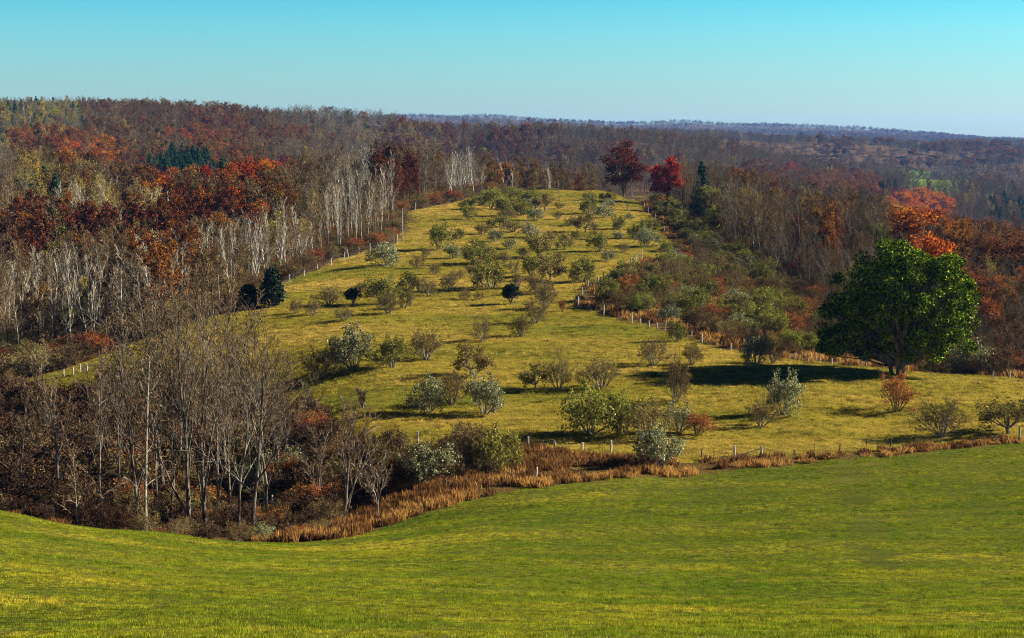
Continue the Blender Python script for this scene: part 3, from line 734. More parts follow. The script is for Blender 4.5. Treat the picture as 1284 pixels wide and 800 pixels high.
# tall dead grass along the field edge and beyond the right-hand fence
x, y = jgrid(-80, 100, 105, 175, 0.75, rng); r_ = region(x, y); de = seg_dist(x, y, np.array(EDGE)); u, v = project(x, y, H(x, y))
k = ((r_ == 3) & (u > 330)) | ((r_ == 0) & (de < 4.5) & (y < 170)) | ((r_ == 0) & (de < 9) & (u > 320) & (u < 470)); k &= (u > -60) & (u < 1340)
k &= rng.uniform(0, 1, len(x)) < np.where(u < 320, 0.10, np.where(u > 900, 0.75, 1.0))
x, y, u, v, de = x[k], y[k], u[k], v[k], de[k]
gap = (fbm(x, y, 3.5, 401, 3) > np.where(u > 880, -0.3, -0.13)) | (de > 6); x, y, u, v, de = x[gap], y[gap], u[gap], v[gap], de[gap]
pt = [blades("tall_tuft", 80 + q, 0.9, 60, 1.15, 0.035, bm_tawny, 0.35, 0.06) for q in range(3)] + [blades("rust_tuft", 90 + q, 0.9, 60, 1.2, 0.035, bm_rust, 0.3, 0.07) for q in range(3)]
taw = (rng.uniform(0, 1, len(x)) < np.where((u > 330) & (u < 640), np.where(de < 3.5, 0.6, 0.2), np.where(de < 1.6, 0.7, 0.16)))
k3 = (u < 880) | (rng.rand(len(x)) < 0.9)
hgt = np.where(u < 320, 0.55, 1) * np.where(u > 880, 0.42, np.where(u > 640, 0.52, 0.62)) * np.where(k3, 1, 0.3) * rng.uniform(0.6, 1.25, len(x))
scatter("tall_grass", np.stack([x, y, H(x, y)], 1), np.stack([np.zeros_like(x)] * 2 + [rng.uniform(0, 6.28, len(x))], 1), np.stack([np.ones_like(x), np.ones_like(x), hgt], 1),
        np.where(taw & (u > 320), rng.randint(0, 3, len(x)), rng.randint(3, 6, len(x))), pt, "tall tawny and rust coloured dead grass along the field edge", "tall grass")
x, y = jgrid(-20, 160, 180, 520, 1.5, rng); r_ = region(x, y); u, v = project(x, y, H(x, y))
dF = seg_dist(x, y, np.array(ORCH))
k = ((r_ == 3) | ((r_ == 0) & (dF < 5) & (u > 1000))) & (u < 1340) & (rng.uniform(0, 1, len(x)) < 0.5); x, y = x[k], y[k]
scatter("rough_grass", np.stack([x, y, H(x, y)], 1), np.stack([np.zeros_like(x)] * 2 + [rng.uniform(0, 6.28, len(x))], 1), np.stack([np.full_like(x, 1.5)] * 2 + [rng.uniform(0.5, 0.95, len(x))], 1),
        np.where(rng.uniform(0, 1, len(x)) < 0.4, rng.randint(0, 3, len(x)), rng.randint(3, 6, len(x))), pt, "rusty brown rough grass on the slope beyond the right-hand fence", "rough grass")
# ------------------------------------------------------------------ countable plants
def extent(me):
    n = len(me.vertices); c = np.empty(n * 3, np.float32); me.vertices.foreach_get("co", c); c = c.reshape(-1, 3)
    lo = np.percentile(c, 1, axis=0); hi = np.percentile(c, 99, axis=0)
    return float((hi[0] - lo[0] + hi[1] - lo[1]) / 2), float(c[:, 2].max() * 0.3 + hi[2] * 0.7)

class Proto:
    def __init__(s, name, shape, leaves, mats, parts=('trunk', 'crown')):
        s.name = name
        tr = build_mesh(name + "_" + parts[0], shape, mats, (0,))
        cr_slots = (1,) if any(k[2] == 1 for k in shape.lines) else ()
        s.whole = build_mesh(name, shape, mats, None, leaves, 2)
        cr = None
        if cr_slots or leaves is not None:
            cr = build_mesh(name + "_" + parts[1], shape, mats, cr_slots, leaves, 2)
        s.parts = [(parts[0], tr)] + ([(parts[1], cr)] if cr else [])
        s.W, s.H = extent(s.whole)

rng = np.random.RandomState(21)
def put(proto, name, x, y, z, sx, sz, rot, label, cat, group=None, tilt=None, single=False):
    if single:
        o = link(name, proto.whole)
    else:
        o = link(name, None); o.empty_display_size = 0.5
        for pn, me in proto.parts: link(pn, me, o)
    if tilt is None: tilt = (rng.normal() * 0.035, rng.normal() * 0.035)
    o.location = (x, y, z); o.scale = (sx, sx, sz); o.rotation_euler = (tilt[0], tilt[1], rot)
    tag(o, label, cat, group)
    return o

def mpp(x, y, z): return (y * cos(PITCH) - z * sin(PITCH)) / FPX

rng = np.random.RandomState(21)
MB = [M['bark_brown'], M['twig_brown'], M['leaf_bronze']]
SP = {}
def mk_shrub(key, n, mats, **kw):
    SP[key] = []
    for q in range(n):
        sh, lv = shrub(100 + len(SP) * 10 + q, **kw); SP[key].append(Proto("shrub_" + key, sh, lv, mats, ('stems', 'foliage')))
mk_shrub('b', 4, [M['bark_grey'], M['twig_brown'], M['leaf_bronze']], stems=10, n_leaf=1500, size=0.10, rt=0.015)
mk_shrub('o', 3, [M['bark_grey'], M['twig_brown'], M['leaf_olive']], stems=9, n_leaf=2700, size=0.13)
mk_shrub('s', 3, [M['bark_grey'], M['twig_grey'], M['leaf_silver']], stems=9, n_leaf=2700, size=0.13)
mk_shrub('r', 2, [M['bark_brown'], M['twig_brown'], M['leaf_russet']], stems=8, n_leaf=1700, size=0.11)
mk_shrub('t', 3, [M['bark_grey'], M['twig_brown'], M['leaf_bronze']], stems=7, n_leaf=2400, size=0.115, leg=0.7, ang=(20, 70))
mk_shrub('k', 2, [M['bark_dark'], M['bark_brown'], M['leaf_shade']], stems=11, n_leaf=2400, size=0.12, ang=(8, 60), rt=0.016)
mk_shrub('n', 3, [M['bark_brown'], M['twig_brown'], M['leaf_brown']], stems=10, n_leaf=900, size=0.10, ang=(8, 55), rt=0.014)
mk_shrub('g', 1, [M['bark_brown'], M['bark_brown'], M['leaf_cedar']], stems=9, n_leaf=5200, size=0.15, leg=0.5, ang=(8, 50))
SP['d'] = []
for q in range(2):
    s_, l_ = conifer_tree(300 + q, 3.2, 0.95, 2600, 0.13, 0.09, column=True); SP['d'].append(Proto("cedar", s_, l_, [M['bark_brown'], M['bark_brown'], M['leaf_cedar']], ('trunk', 'foliage')))

# (u, v of the foot, width and height in photo pixels, kind, label)
K_ADJ = {'b': 'bare brown', 'o': 'olive green', 's': 'silvery leaved', 'r': 'russet', 'n': 'brown', 'g': 'black green', 't': 'short trunked olive brown', 'd': 'dark green'}
SHRUBS = [
 # front rows, left to right
 (443, 463, 54, 56, 's', "large silvery shrub at the left end of the orchard, its leaves down to the ground"),
 (492, 461, 40, 40, 'o', "rounded dark olive shrub just right of the large silvery shrub"),
 (534, 451, 46, 38, 'b', "bare brown spreading shrub behind the rounded dark olive one"),
 (590, 471, 46, 40, 't', "flat topped little tree on a short trunk in the middle of the lower orchard"),
 (671, 489, 34, 34, 't', "small round headed tree beside a taller loose one in the lower orchard"),
 (700, 489, 38, 54, 'b', "tall loose bare shrub right of the small round headed tree"),
 (754, 487, 56, 38, 'b', "wide bare brown shrub above the big dark clump"),
 (818, 458, 38, 38, 'b', "bare vase shaped shrub alone near the right-hand fence"),
 (848, 428, 20, 28, 'o', "narrow dark shrub standing at the right-hand fence"),
 (538, 517, 42, 46, 's', "silver leaved shrub leaning left over a long black shadow"),
 (567, 508, 42, 44, 'n', "brown thin shrub between the silvery and the dense olive one"),
 (607, 519, 46, 52, 's', "dense round headed silvery shrub on a narrow foot"),
 (740, 545, 70, 64, 'o', "biggest dark olive shrub just behind the front fence"),
 (776, 544, 44, 50, 'o', "green tinged shrub grown into the right side of the biggest one"),
 (811, 548, 60, 48, 'b', "broad dark bare shrub left of the bright silvery bush"),
 (825, 585, 54, 52, 's', "bright silvery green bush standing in the tall grass before the front fence"),
 (846, 506, 32, 62, 'b', "tall thin bare shrub rising at the left tip of the great tree's shadow"),
 (851, 542, 36, 38, 's', "small silvery shrub behind the bright silvery bush"),
 (874, 545, 36, 28, 'r', "low rusty red shrub right of the bright silvery bush"),
 (541, 606, 62, 50, 's', "dark silvery thicket bush at the edge of the tall tawny grass"),
 (590, 588, 56, 56, 'n', "dark brown bare bush behind the dark silvery thicket bush"),
 (628, 590, 60, 56, 'o', "broad olive bush at the left end of the rust coloured grass"),
 (867, 457, 26, 28, 'b', "sparse little bare shrub near the bend of the right-hand fence"),
 (948, 461, 36, 50, 's', "upright silvery shrub against the fence, left of two"),
 (969, 455, 26, 38, 'b', "thin brown shrub touching the upright silvery one by the fence"),
 (954, 535, 38, 42, 'b', "dark leaning bare shrub, lower of a touching pair on the right slope"),
 (981, 519, 42, 54, 's', "taller shrub with a pale top, upper of a touching pair on the right slope"),
 (1124, 516, 44, 48, 'r', "russet leaved shrub directly below the great green tree"),
 (1181, 547, 60, 48, 'b', "wide bare vase shaped shrub with a pale green rim near the front fence"),
 (1264, 544, 60, 42, 't', "spreading shrub at the right edge next to the white corner post"),
 (1218, 470, 52, 44, 's', "flat spreading silvery shrub behind the fence right of the great green tree"),
 (605, 427, 26, 32, 'b', "bare upright shrub alone on the bright middle slope"),
 (653, 422, 24, 28, 'b', "thin green tinted shrub right of the lone upright one"),
 (670, 405, 30, 40, 'b', "bare fan shaped shrub near the lower end of the zigzag fence"),
 (683, 388, 32, 36, 'b', "pale bare shrub behind the fan shaped one"),
 (640, 382, 19, 26, 'g', "small black green juniper shaped like a goblet on the middle slope"),
 (443, 382, 17, 21, 'g', "little black green juniper by the left cluster of shrubs"),
 (582, 375, 16, 16, 'b', "tiny bare shrub left of the goblet shaped juniper"),
 (487, 394, 28, 30, 'b', "bare shrub on a pale trunk at the foot of the left cluster"),
 (509, 388, 24, 24, 't', "small forked shrub right of the pale trunked one"),
 (481, 382, 42, 36, 'o', "wide dark shrub heading the left cluster on the middle slope"),
 (511, 365, 28, 24, 'o', None), (526, 366, 22, 20, 'b', None), (538, 371, 22, 22, 'b', None), (563, 365, 24, 24, 'b', None),
 (616, 361, 42, 36, 'o', "big round dark shrub in the middle of the slope"),
 (648, 361, 15, 22, 'b', None), (676, 368, 32, 28, 'b', None), (690, 351, 40, 30, 't', "flat crowned pale stemmed little tree left of the zigzag fence"),
 (666, 347, 30, 26, 'o', None), (731, 354, 34, 30, 'o', "dark bushy shrub with a white stone foot left of the zigzag fence"),
 (644, 342, 20, 20, 'b', None), (705, 391, 9, 16, 'r', "tiny scarlet leaved sapling by the lower end of the zigzag fence"),
 (405, 474, 52, 40, 'n', "low brown shrub left of the large silvery one"),
 (393, 395, 18, 20, 'b', None), (371, 393, 18, 20, 'b', None), (413, 383, 34, 26, 'b', None), (432, 402, 24, 22, 'b', None),
 (484, 334, 48, 32, 's', "large silvery shrub lit bright below the white fence post on the upper left slope"),
 (523, 337, 24, 20, 'b', None), (545, 344, 18, 16, 'b', None), (550, 313, 32, 34, 'o', "dark upright shrub on the upper left slope"),
 (567, 324, 22, 20, 's', None), (596, 331, 44, 30, 'o', "low wide olive shrub in the centre of the upper slope"), (612, 330, 26, 22, 'b', None),
 (622, 303, 20, 18, 's', None), (587, 275, 22, 22, 'o', None), (632, 271, 30, 26, 'o', None), (649, 251, 30, 15, 'o', None), (668, 252, 30, 16, 'o', None),
 (683, 264, 28, 24, 't', None), (671, 277, 22, 20, 's', None), (636, 277, 28, 18, 'b', None), (616, 262, 30, 28, 'o', "darkest shrub of the hilltop clump"), (655, 270, 28, 18, 'o', None),
 (662, 298, 26, 20, 's', None), (605, 294, 26, 16, 'b', None), (626, 285, 34, 16, 'o', None), (643, 291, 30, 16, 'b', None), (618, 250, 22, 14, 'o', None),
 (675, 323, 34, 32, 't', "forked little tree with a light crown in the middle of the upper slope"), (708, 313, 24, 22, 't', "neat fan shaped shrub right of the forked little tree"),
 (752, 316, 30, 26, 'o', "dark round shrub with a long shadow on the upper right slope"), (763, 327, 18, 15, 's', "tiny pale shrub below the dark round one"),
 (734, 291, 34, 26, 't', "bright flat headed shrub on a short trunk on the upper right slope"), (717, 283, 20, 16, 'b', None), (739, 268, 26, 26, 'o', None),
 (756, 274, 24, 20, 's', None), (762, 261, 20, 13, 's', None), (776, 288, 22, 20, 'o', "small goblet shaped shrub on the upper right slope"), (789, 275, 11, 9, 's', None),
 (811, 310, 32, 26, 's', None), (800, 300, 24, 22, 'o', None), (815, 291, 30, 20, 'o', None), (835, 317, 20, 16, 'o', None), (850, 318, 18, 20, 'b', None),
 (760, 252, 22, 12, 'o', None), (556, 292, 16, 14, 'b', None), (575, 300, 18, 14, 'o', None), (535, 322, 16, 14, 'b', None), (640, 312, 18, 14, 's', None), (690, 300, 16, 13, 'b', None), (700, 330, 18, 15, 'b', None),
 (722, 340, 18, 14, 'b', None), (655, 322, 16, 14, 'b', None), (600, 312, 20, 14, 'o', None), (585, 262, 20, 14, 'o', None), (600, 258, 22, 14, 'o', None), (645, 262, 24, 16, 'o', None), (664, 262, 20, 14, 's', None), (700, 275, 14, 12, 'b', None), (723, 300, 16, 13, 'o', None),
 (745, 300, 16, 13, 'b', None), (775, 300, 14, 12, 's', None), (782, 316, 16, 13, 'b', None), (640, 242, 18, 9, 'o', None), (625, 246, 18, 10, 'n', None), (470, 372, 18, 14, 'b', None), (455, 366, 18, 14, 'b', None), (600, 376, 14, 12, 'b', None), (738, 250, 18, 10, 'o', None), (700, 262, 14, 12, 'b', None), (590, 345, 16, 14, 'b', None), (575, 350, 18, 14, 'b', None), (632, 330, 16, 18, 'b', None),
]
for k_, (u, v, w, h, kd, lab) in enumerate(SHRUBS):
    x, y, z = hit(u, v, 118.0); mp_ = mpp(x, y, z); pr = SP[kd][k_ % len(SP[kd])]
    cat = 'juniper' if kd in 'dg' else 'shrub'
    grp = "scattered shrubs of the orchard hill"
    if lab is None:
        zone = ("on the left part of the middle slope" if u < 575 else "on the upper right slope") if v > 300 else "in the clump near the hilltop"
        if v > 300 and 575 <= u < 690: zone = "in the middle of the upper slope"
        if v <= 300 and u > 700: zone = "on the right of the hilltop"
        lab = "%s shrub %s, %s" % (K_ADJ[kd], zone, "a wide low one" if w > h * 1.25 else "a small one" if h < 19 else "an upright one")
    put(pr, 'juniper' if kd in 'dg' else 'orchard_shrub', x, y, z - 0.03, w * mp_ / pr.W * (0.95 if v < 345 else 1.04), h * mp_ / pr.H * (0.97 if v < 345 else 1.04), rng.uniform(0, 6.28), lab, cat, grp)

# cedars at the left edge of the orchard
for (u, v, w, h, lab) in ((341, 384, 27, 46, "tall dark cedar at the left edge of the orchard"), (313, 386, 26, 28, "short dark cedar beside the tall one at the orchard's left edge")):
    x, y, z = hit(u, v, 118.0); mp_ = mpp(x, y, z); pr = SP['d'][0 if h > 30 else 1]
    put(pr, 'cedar_tree', x, y, z, w * mp_ / pr.W * 1.1, h * mp_ / pr.H * 1.05, 1.0, lab, 'cedar')

# thicket on the rough slope beyond the right-hand fence
x, y = jgrid(-5, 120, 200, 500, 4.3, rng); r_ = region(x, y); k = (r_ == 3) & (occl(x, y, H(x, y) + 2.5) > 0) & (seg_dist(x, y, np.array(ORCH)) > 3.6)
x, y = x[k], y[k]; u, v = project(x, y, H(x, y)); n_ = 0
SCR_LAB = {'o': "olive green shrub of the thicket beyond the right-hand fence", 's': "pale silvery shrub of the thicket beyond the right-hand fence", 'b': "bare brown shrub of the thicket beyond the right-hand fence",
           'n': "dense brown shrub of the thicket beyond the right-hand fence", 'r': "rusty shrub of the thicket beyond the right-hand fence"}
for q in np.argsort(y)[:290]:
    nz = fbm(np.array([x[q]]), np.array([y[q]]), 22, 44, 2)[0]
    kd = rng.choice(['o', 's', 'n', 'b', 'r'], p=[0.46, 0.14, 0.18, 0.2, 0.02] if nz > -0.12 else [0.2, 0.06, 0.40, 0.28, 0.06]); pr = SP[kd][rng.randint(len(SP[kd]))]
    hh = rng.uniform(2.2, 4.0) * (1.0 if v[q] < 420 else 0.8); ww = hh * rng.uniform(1.0, 1.5)
    lab = SCR_LAB[kd].replace("of the thicket beyond the right-hand fence", "just inside the long right-hand fence" if y[q] < 255 else "beside the zigzag fence" if u[q] < 830 and y[q] < 330 else "high in the thicket below the scarlet maple" if y[q] > 390
              else "in the left half of the thicket beyond the zigzag fence" if u[q] < 900 else "in the right half of the thicket under the wood")
    lab = ("low " if hh < 2.6 else "tall " if hh > 3.5 else "") + lab
    put(pr, 'thicket_shrub', x[q], y[q], float(H(x[q], y[q])) - 0.05, ww / pr.W, hh / pr.H, rng.uniform(0, 6.28), lab, 'shrub', "thicket beyond the right-hand fence")

# brush in the ravine below the near trees
x, y = jgrid(-80, 12, 116, 200, 2.7, rng); u, v = project(x, y, H(x, y)); r_ = region(x, y)
k = (r_ != 1) & (r_ != 2) & (seg_dist(x, y, np.array(EDGE)) > 2.2) & (u > -60) & (u < 640) & ((u < 430) | (v < 640)); k &= ~((u > 480) & (v > 612 - (u - 480) * 0.1))
x, y, u, v = x[k], y[k], u[k], v[k]
for q in range(len(x)):
    dark = u[q] < 170  # shaded left end: mostly bushes with the shade in their colour
    kd = rng.choice(['n', 'b', 'r', 's', 'k'], p=[0.14, 0.06, 0.04, 0.0, 0.76] if dark else [0.22, 0.22, 0.08, 0.05, 0.43]); pr = SP[kd][rng.randint(len(SP[kd]))]
    hh = rng.uniform(1.4, 3.0) * (1.25 if dark else 1.0) * (0.6 if y[q] < 128 else 1) * (1.25 if y[q] > 150 else 1); ww = hh * rng.uniform(1.0, 1.6)
    lab = {'k': "brush bush coloured dark as shade under the near bare trees in the ravine", 'n': "dark bare brush bush under the near bare trees in the ravine", 'b': "brown twiggy brush bush under the near bare trees in the ravine", 'r': "rusty leaved brush bush under the near bare trees in the ravine",
           's': "pale leaved brush bush under the near bare trees in the ravine"}[kd]
    lab = lab.replace("under the near bare trees in the ravine", "at the ravine's left end" if u[q] < 60 else "around the dark forked tree" if u[q] < 140 else "about the white trunked tree" if u[q] < 210
                      else "under the tall trees" if u[q] < 290 else "under the leaning forked tree" if u[q] < 370 else "by the low grey tree" if u[q] < 480 else "between tawny grass and bottom fence")
    lab = ("low " if hh < 1.7 else "tall " if hh > 2.7 else "") + lab + (", front row" if y[q] < 132 else ", back row" if y[q] > 160 else "")
    put(pr, 'brush_bush', x[q], y[q], float(H(x[q], y[q])) - 0.05, ww / pr.W, hh / pr.H, rng.uniform(0, 6.28), lab, 'bush', "brush in the ravine")

# ------------------------------------------------------------------ the near bare trees
NT_M = {'dark': [M['bark_dark'], M['twig_near'], M['leaf_bronze']], 'grey': [M['bark_grey'], M['twig_near'], M['leaf_bronze']], 'pale': [M['bark_light'], M['twig_near'], M['leaf_bronze']]}
NEAR = [  # u, v foot, distance, height px, shape, look, radius m, tilt, spread, label
 (74, 648, 140, 205, 'fork', 'dark', 0.20, 0.02, 0.85, "dark forked bare tree standing farthest left in front of the ravine"),
 (22, 640, 146, 150, 'slim', 'dark', 0.10, 0.0, 1.0, "slim dark bare tree at the left edge of the picture"),
 (97, 648, 116, 95, 'slim', 'pale', 0.06, -0.05, 0.9, "short whitish sapling with twin stems at the field edge"),
 (131, 655, 118, 195, 'slim', 'pale', 0.10, 0.04, 0.9, "slim pale barked bare tree left of the white trunked one"),
 (183, 662, 118, 235, 'slim', 'pale', 0.12, 0.0, 1.0, "white trunked bare tree with short broken side branches"),
 (172, 655, 136, 290, 'vase', 'dark', 0.20, -0.05, 0.95, "tall dark bare tree close behind the white trunked one"),
 (205, 640, 150, 250, 'slim', 'dark', 0.15, 0.0, 1.2, "thin straight dark tree between the white trunked and the many stemmed one"),
 (238, 662, 128, 310, 'vase', 'dark', 0.26, -0.03, 1.0, "tallest many stemmed bare tree, left of its close pair"),
 (258, 660, 130, 300, 'vase', 'dark', 0.24, 0.04, 1.0, "many stemmed bare tree fanning right, right of its close pair"),
 (300, 664, 128, 275, 'fork', 'dark', 0.20, -0.01, 0.75, "dark straight bare tree just left of the leaning forked one"),
 (316, 668, 124, 300, 'fork', 'dark', 0.20, 0.03, 1.0, "dark forked bare tree leaning right with long reaching limbs"),
 (350, 650, 150, 190, 'vase', 'grey', 0.14, 0.0, 1.0, "smaller grey bare tree behind the leaning forked one"),
 (283, 640, 152, 240, 'vase', 'grey', 0.16, 0.0, 1.0, "grey bare tree behind the gap of the tall dark ones"),
 (120, 630, 158, 190, 'vase', 'grey', 0.15, 0.0, 0.9, "grey bare tree behind the slim pale one on the left"),
 (432, 645, 132, 150, 'vase', 'grey', 0.14, 0.02, 1.25, "low wide grey bare tree above the tawny grass"),
 (476, 642, 126, 85, 'fork', 'pale', 0.07, 0.14, 1.0, "small whitish bare tree leaning right over the tawny grass"),
 (196, 650, 142, 300, 'vase', 'dark', 0.17, 0.03, 0.9, "tall slender bare tree behind the white trunked one, leaning right"),
 (272, 650, 138, 310, 'vase', 'grey', 0.17, 0.0, 1.0, "tall grey bare tree in the middle of the densest group"),
 (335, 655, 134, 265, 'vase', 'dark', 0.16, 0.05, 1.0, "spreading dark bare tree at the right end of the tall group"),
 (225, 640, 160, 250, 'vase', 'grey', 0.14, 0.0, 1.0, "grey bare tree at the back of the tall group"),
 (150, 650, 146, 240, 'vase', 'grey', 0.14, -0.03, 0.9, "grey bare tree between the slim pale one and the white trunked one"),
 (215, 655, 134, 285, 'vase', 'dark', 0.18, 0.0, 0.9, "dark bare tree just left of the tallest many stemmed one"),
 (290, 655, 145, 290, 'vase', 'dark', 0.16, -0.02, 0.95, "dark bare tree filling the gap left of the straight one"),
 (365, 640, 158, 215, 'vase', 'dark', 0.13, 0.03, 1.2, "outermost bare tree at the right of the tall group, over the orchard grass"),
 (310, 600, 172, 150, 'vase', 'grey', 0.10, 0.0, 1.2, "small bare tree behind the leaning one at the foot of the orchard"),
 (245, 590, 176, 150, 'vase', 'grey', 0.10, 0.0, 1.2, "small bare tree behind the many stemmed pair at the foot of the orchard"),
 (180, 590, 178, 140, 'vase', 'grey', 0.10, 0.0, 1.2, "small bare tree behind the white trunked one at the foot of the orchard"),
 (385, 600, 166, 120, 'vase', 'grey', 0.09, 0.0, 1.3, "low bare tree at the foot of the orchard above the low wide grey one"),
 (50, 610, 168, 120, 'vase', 'grey', 0.09, 0.0, 1.2, "low bare tree behind the dark forked one on the far left"),
 (400, 640, 140, 110, 'vase', 'grey', 0.10, -0.05, 1.2, "small grey bare tree left of the low wide one"),
 (455, 560, 168, 75, 'vase', 'grey', 0.09, 0.0, 1.2, "small bare tree behind the low wide one by the fence"),
]
for k_, (u, v, d, hp, kd, look, r0, tl, spread, lab) in enumerate(NEAR):
    x, _ = wxy(u, d); z = float(H(x, d)); m_ = mpp(x, d, z); uu, vv = project(x, d, z); hm = (hp + (vv - v)) * m_
    sh, tips = near_tree(500 + k_ * 7, hm, r0, kd); pr = Proto("near_tree", sh, None, NT_M[look])
    f = hm / pr.H * 1.0
    put(pr, 'bare_tree', x, d, z, f * spread, f, rng.uniform(0, 6.28), lab, 'bare tree', "near bare trees along the ravine", tilt=(0, tl))

# ------------------------------------------------------------------ the great green tree
rg = np.random.RandomState(77); s_ = Shape()
x, y, z = hit(1129, 470, 150.0); m_ = mpp(x, y, z)
def px(du, dv): return (du * m_, dv * m_)
CL = []   # clumps: across, depth, up
for (cu, cv, ru, rv, nn) in ((1112, 345, 44, 42, 26), (1075, 365, 42, 38, 20), (1052, 405, 30, 42, 17), (1085, 420, 44, 32, 20), (1150, 390, 40, 45, 24), (1183, 350, 32, 36, 18), (1188, 395, 30, 46, 20),
                             (1130, 425, 46, 28, 26), (1125, 375, 50, 50, 30), (1160, 335, 26, 22, 10), (1060, 375, 30, 30, 12), (1175, 428, 34, 20, 12), (1112, 322, 22, 20, 8), (1045, 435, 22, 20, 8)):
    for _ in range(nn):
        o_ = unit(rg.normal(size=3)) * rg.uniform(0.55, 1.0)
        CL.append(((cu - 1129 + o_[0] * ru) * m_, o_[1] * (ru + 22) * m_ * 1.0, (470 - cv + o_[2] * rv) * m_))
for _ in range(85):
    o_ = unit(rg.normal(size=3)) * rg.uniform(0.55, 1.0) ** 0.5
    if o_[2] > -0.85: CL.append((o_[0] * 75 * m_, o_[1] * 76 * m_, (88 + o_[2] * 66) * m_))
CL = np.array(CL); csz = rg.uniform(0.55, 1.15, (len(CL), 1))
NL = 90000; ki = rg.randint(0, len(CL), NL); off_ = unit(rg.normal(size=(NL, 3))) * (rg.uniform(0, 1, (NL, 1)) ** 0.4) * np.array([1.25, 1.25, 0.95])
LC = CL[ki] + off_ * csz[ki]; LC = LC[LC[:, 2] > 1.9]
s_.line(*limb(np.array([0, 0, -0.5]), np.array([0.02, 0, 1.0]), 4.0, 0.55, 5, 0.03, 0, rg, 0.8), 10, 0)
s_.line(*limb(np.array([-0.9, 0.3, -0.5]), np.array([-0.12, 0, 1.0]), 7.0, 0.28, 5, 0.05, 0, rg, 0.5), 8, 0)
for c in CL:
    q = np.array([c[0] * 0.08, c[1] * 0.08, min(3.4, max(1.2, c[2] * 0.35))]); mid = (q * 0.5 + c * 0.5) * np.array([0.9, 0.9, 1.05]) + rg.normal(size=3) * 0.3
    s_.line(np.array([q, q * 0.6 + mid * 0.4 + rg.normal(size=3) * 0.15, mid, c]), np.array([0.2, 0.15, 0.09, 0.03]), 5, 0)
pr = Proto("great_tree", s_, leaf_quads(LC, 0.22, rg), [M['bark_dark'], M['bark_dark'], M['leaf_green']])
put(pr, 'great_green_tree', x, y, z, 1, 1, 0, "huge round green leafed tree standing alone at the crest on the right", 'tree')

# ------------------------------------------------------------------ woods
FT = {}
def mk(key, fn, mats, n):
    FT[key] = []
    for q in range(n):
        r_ = fn(q)
        FT[key].append(Proto(key, r_[0], r_[1], mats))
def bare(seed, **kw):
    s, t = forest_tree(seed, 15, kw.pop('r', 0.17), **kw); return s, None
def part_leaf(seed, n, size, **kw):
    s, t = forest_tree(seed, 14, 0.17, **kw); r = np.random.RandomState(seed + 1)
    return s, leaf_quads(along(t, n, 0.25, r), size, r)
mk('brown', lambda q: bare(600 + q, twigs=6, rt=0.026, low=0.25), [M['bark_brown'], M['twig_brown'], M['leaf_brown']], 5)
mk('grey', lambda q: bare(620 + q, twigs=6, rt=0.026, low=0.28, spread=1.1), [M['bark_grey'], M['twig_grey'], M['leaf_brown']], 4)
mk('birch', lambda q: bare(640 + q, twigs=3, rt=0.02, low=0.3, spread=0.62, upright=True, r=0.11), [M['bark_pale'], M['twig_pale'], M['leaf_brown']], 4)
mk('white', lambda q: bare(660 + q, twigs=3, rt=0.025, low=0.18, spread=0.95, upright=True, r=0.17), [M['bark_white'], M['twig_pale'], M['leaf_brown']], 3)
mk('ghost', lambda q: part_leaf(680 + q, 500, 0.22, twigs=4, rt=0.022, low=0.35, upright=True), [M['bark_pale'], M['twig_pale'], M['leaf_yellow']], 2)
mk('oak', lambda q: leafy_tree(700 + q, 14, 5.0, 3400, 0.36, 42, 1.7, 0.25), [M['bark_brown'], M['bark_brown'], M['leaf_oak']], 3)
mk('thin', lambda q: part_leaf(720 + q, 1500, 0.26, twigs=5, rt=0.024, low=0.25), [M['bark_brown'], M['twig_brown'], M['leaf_brown']], 3)
mk('rust', lambda q: part_leaf(730 + q, 2300, 0.28, twigs=5, rt=0.024, low=0.2), [M['bark_brown'], M['twig_brown'], M['leaf_oak']], 3)
mk('red', lambda q: leafy_tree(740 + q, 12.5, 4.2, 3400, 0.32, 34, 1.5, 0.2, -0.8, 0.12), [M['bark_brown'], M['bark_brown'], M['leaf_red']], 2)
mk('dusk', lambda q: part_leaf(735 + q, 2300, 0.28, twigs=5, rt=0.024, low=0.2), [M['bark_brown'], M['twig_brown'], M['leaf_wine']], 2)
mk('crimson', lambda q: leafy_tree(742 + q, 12.5, 4.0, 5200, 0.30, 40, 1.5, 0.2, -0.8, 0.12), [M['bark_brown'], M['bark_brown'], M['leaf_crimson']], 1)
mk('wine', lambda q: leafy_tree(745 + q, 12.5, 4.6, 5200, 0.30, 44, 1.5, 0.2, -0.8, 0.12), [M['bark_brown'], M['bark_brown'], M['leaf_wine']], 1)
mk('maroon', lambda q: leafy_tree(750 + q, 11, 3.8, 3000, 0.30, 30, 1.5, 0.2, -0.9, 0.1), [M['bark_brown'], M['bark_brown'], M['leaf_maroon']], 2)
mk('orange', lambda q: leafy_tree(760 + q, 13, 4.6, 3400, 0.34, 36, 1.6, 0.22, -0.7, 0.15), [M['bark_brown'], M['bark_brown'], M['leaf_orange']], 2)
mk('yellow', lambda q: part_leaf(770 + q, 1500, 0.28, twigs=4, rt=0.022), [M['bark_grey'], M['twig_grey'], M['leaf_yellow']], 2)
mk('olive', lambda q: leafy_tree(780 + q, 11, 4.0, 3000, 0.32, 34, 1.5, 0.2, -0.7, 0.15), [M['bark_brown'], M['bark_brown'], M['leaf_olive']], 2)
mk('pine', lambda q: conifer_tree(790 + q, 15, 3.3, 4200, 0.40, 0.22), [M['bark_brown'], M['bark_brown'], M['leaf_conifer']], 3)
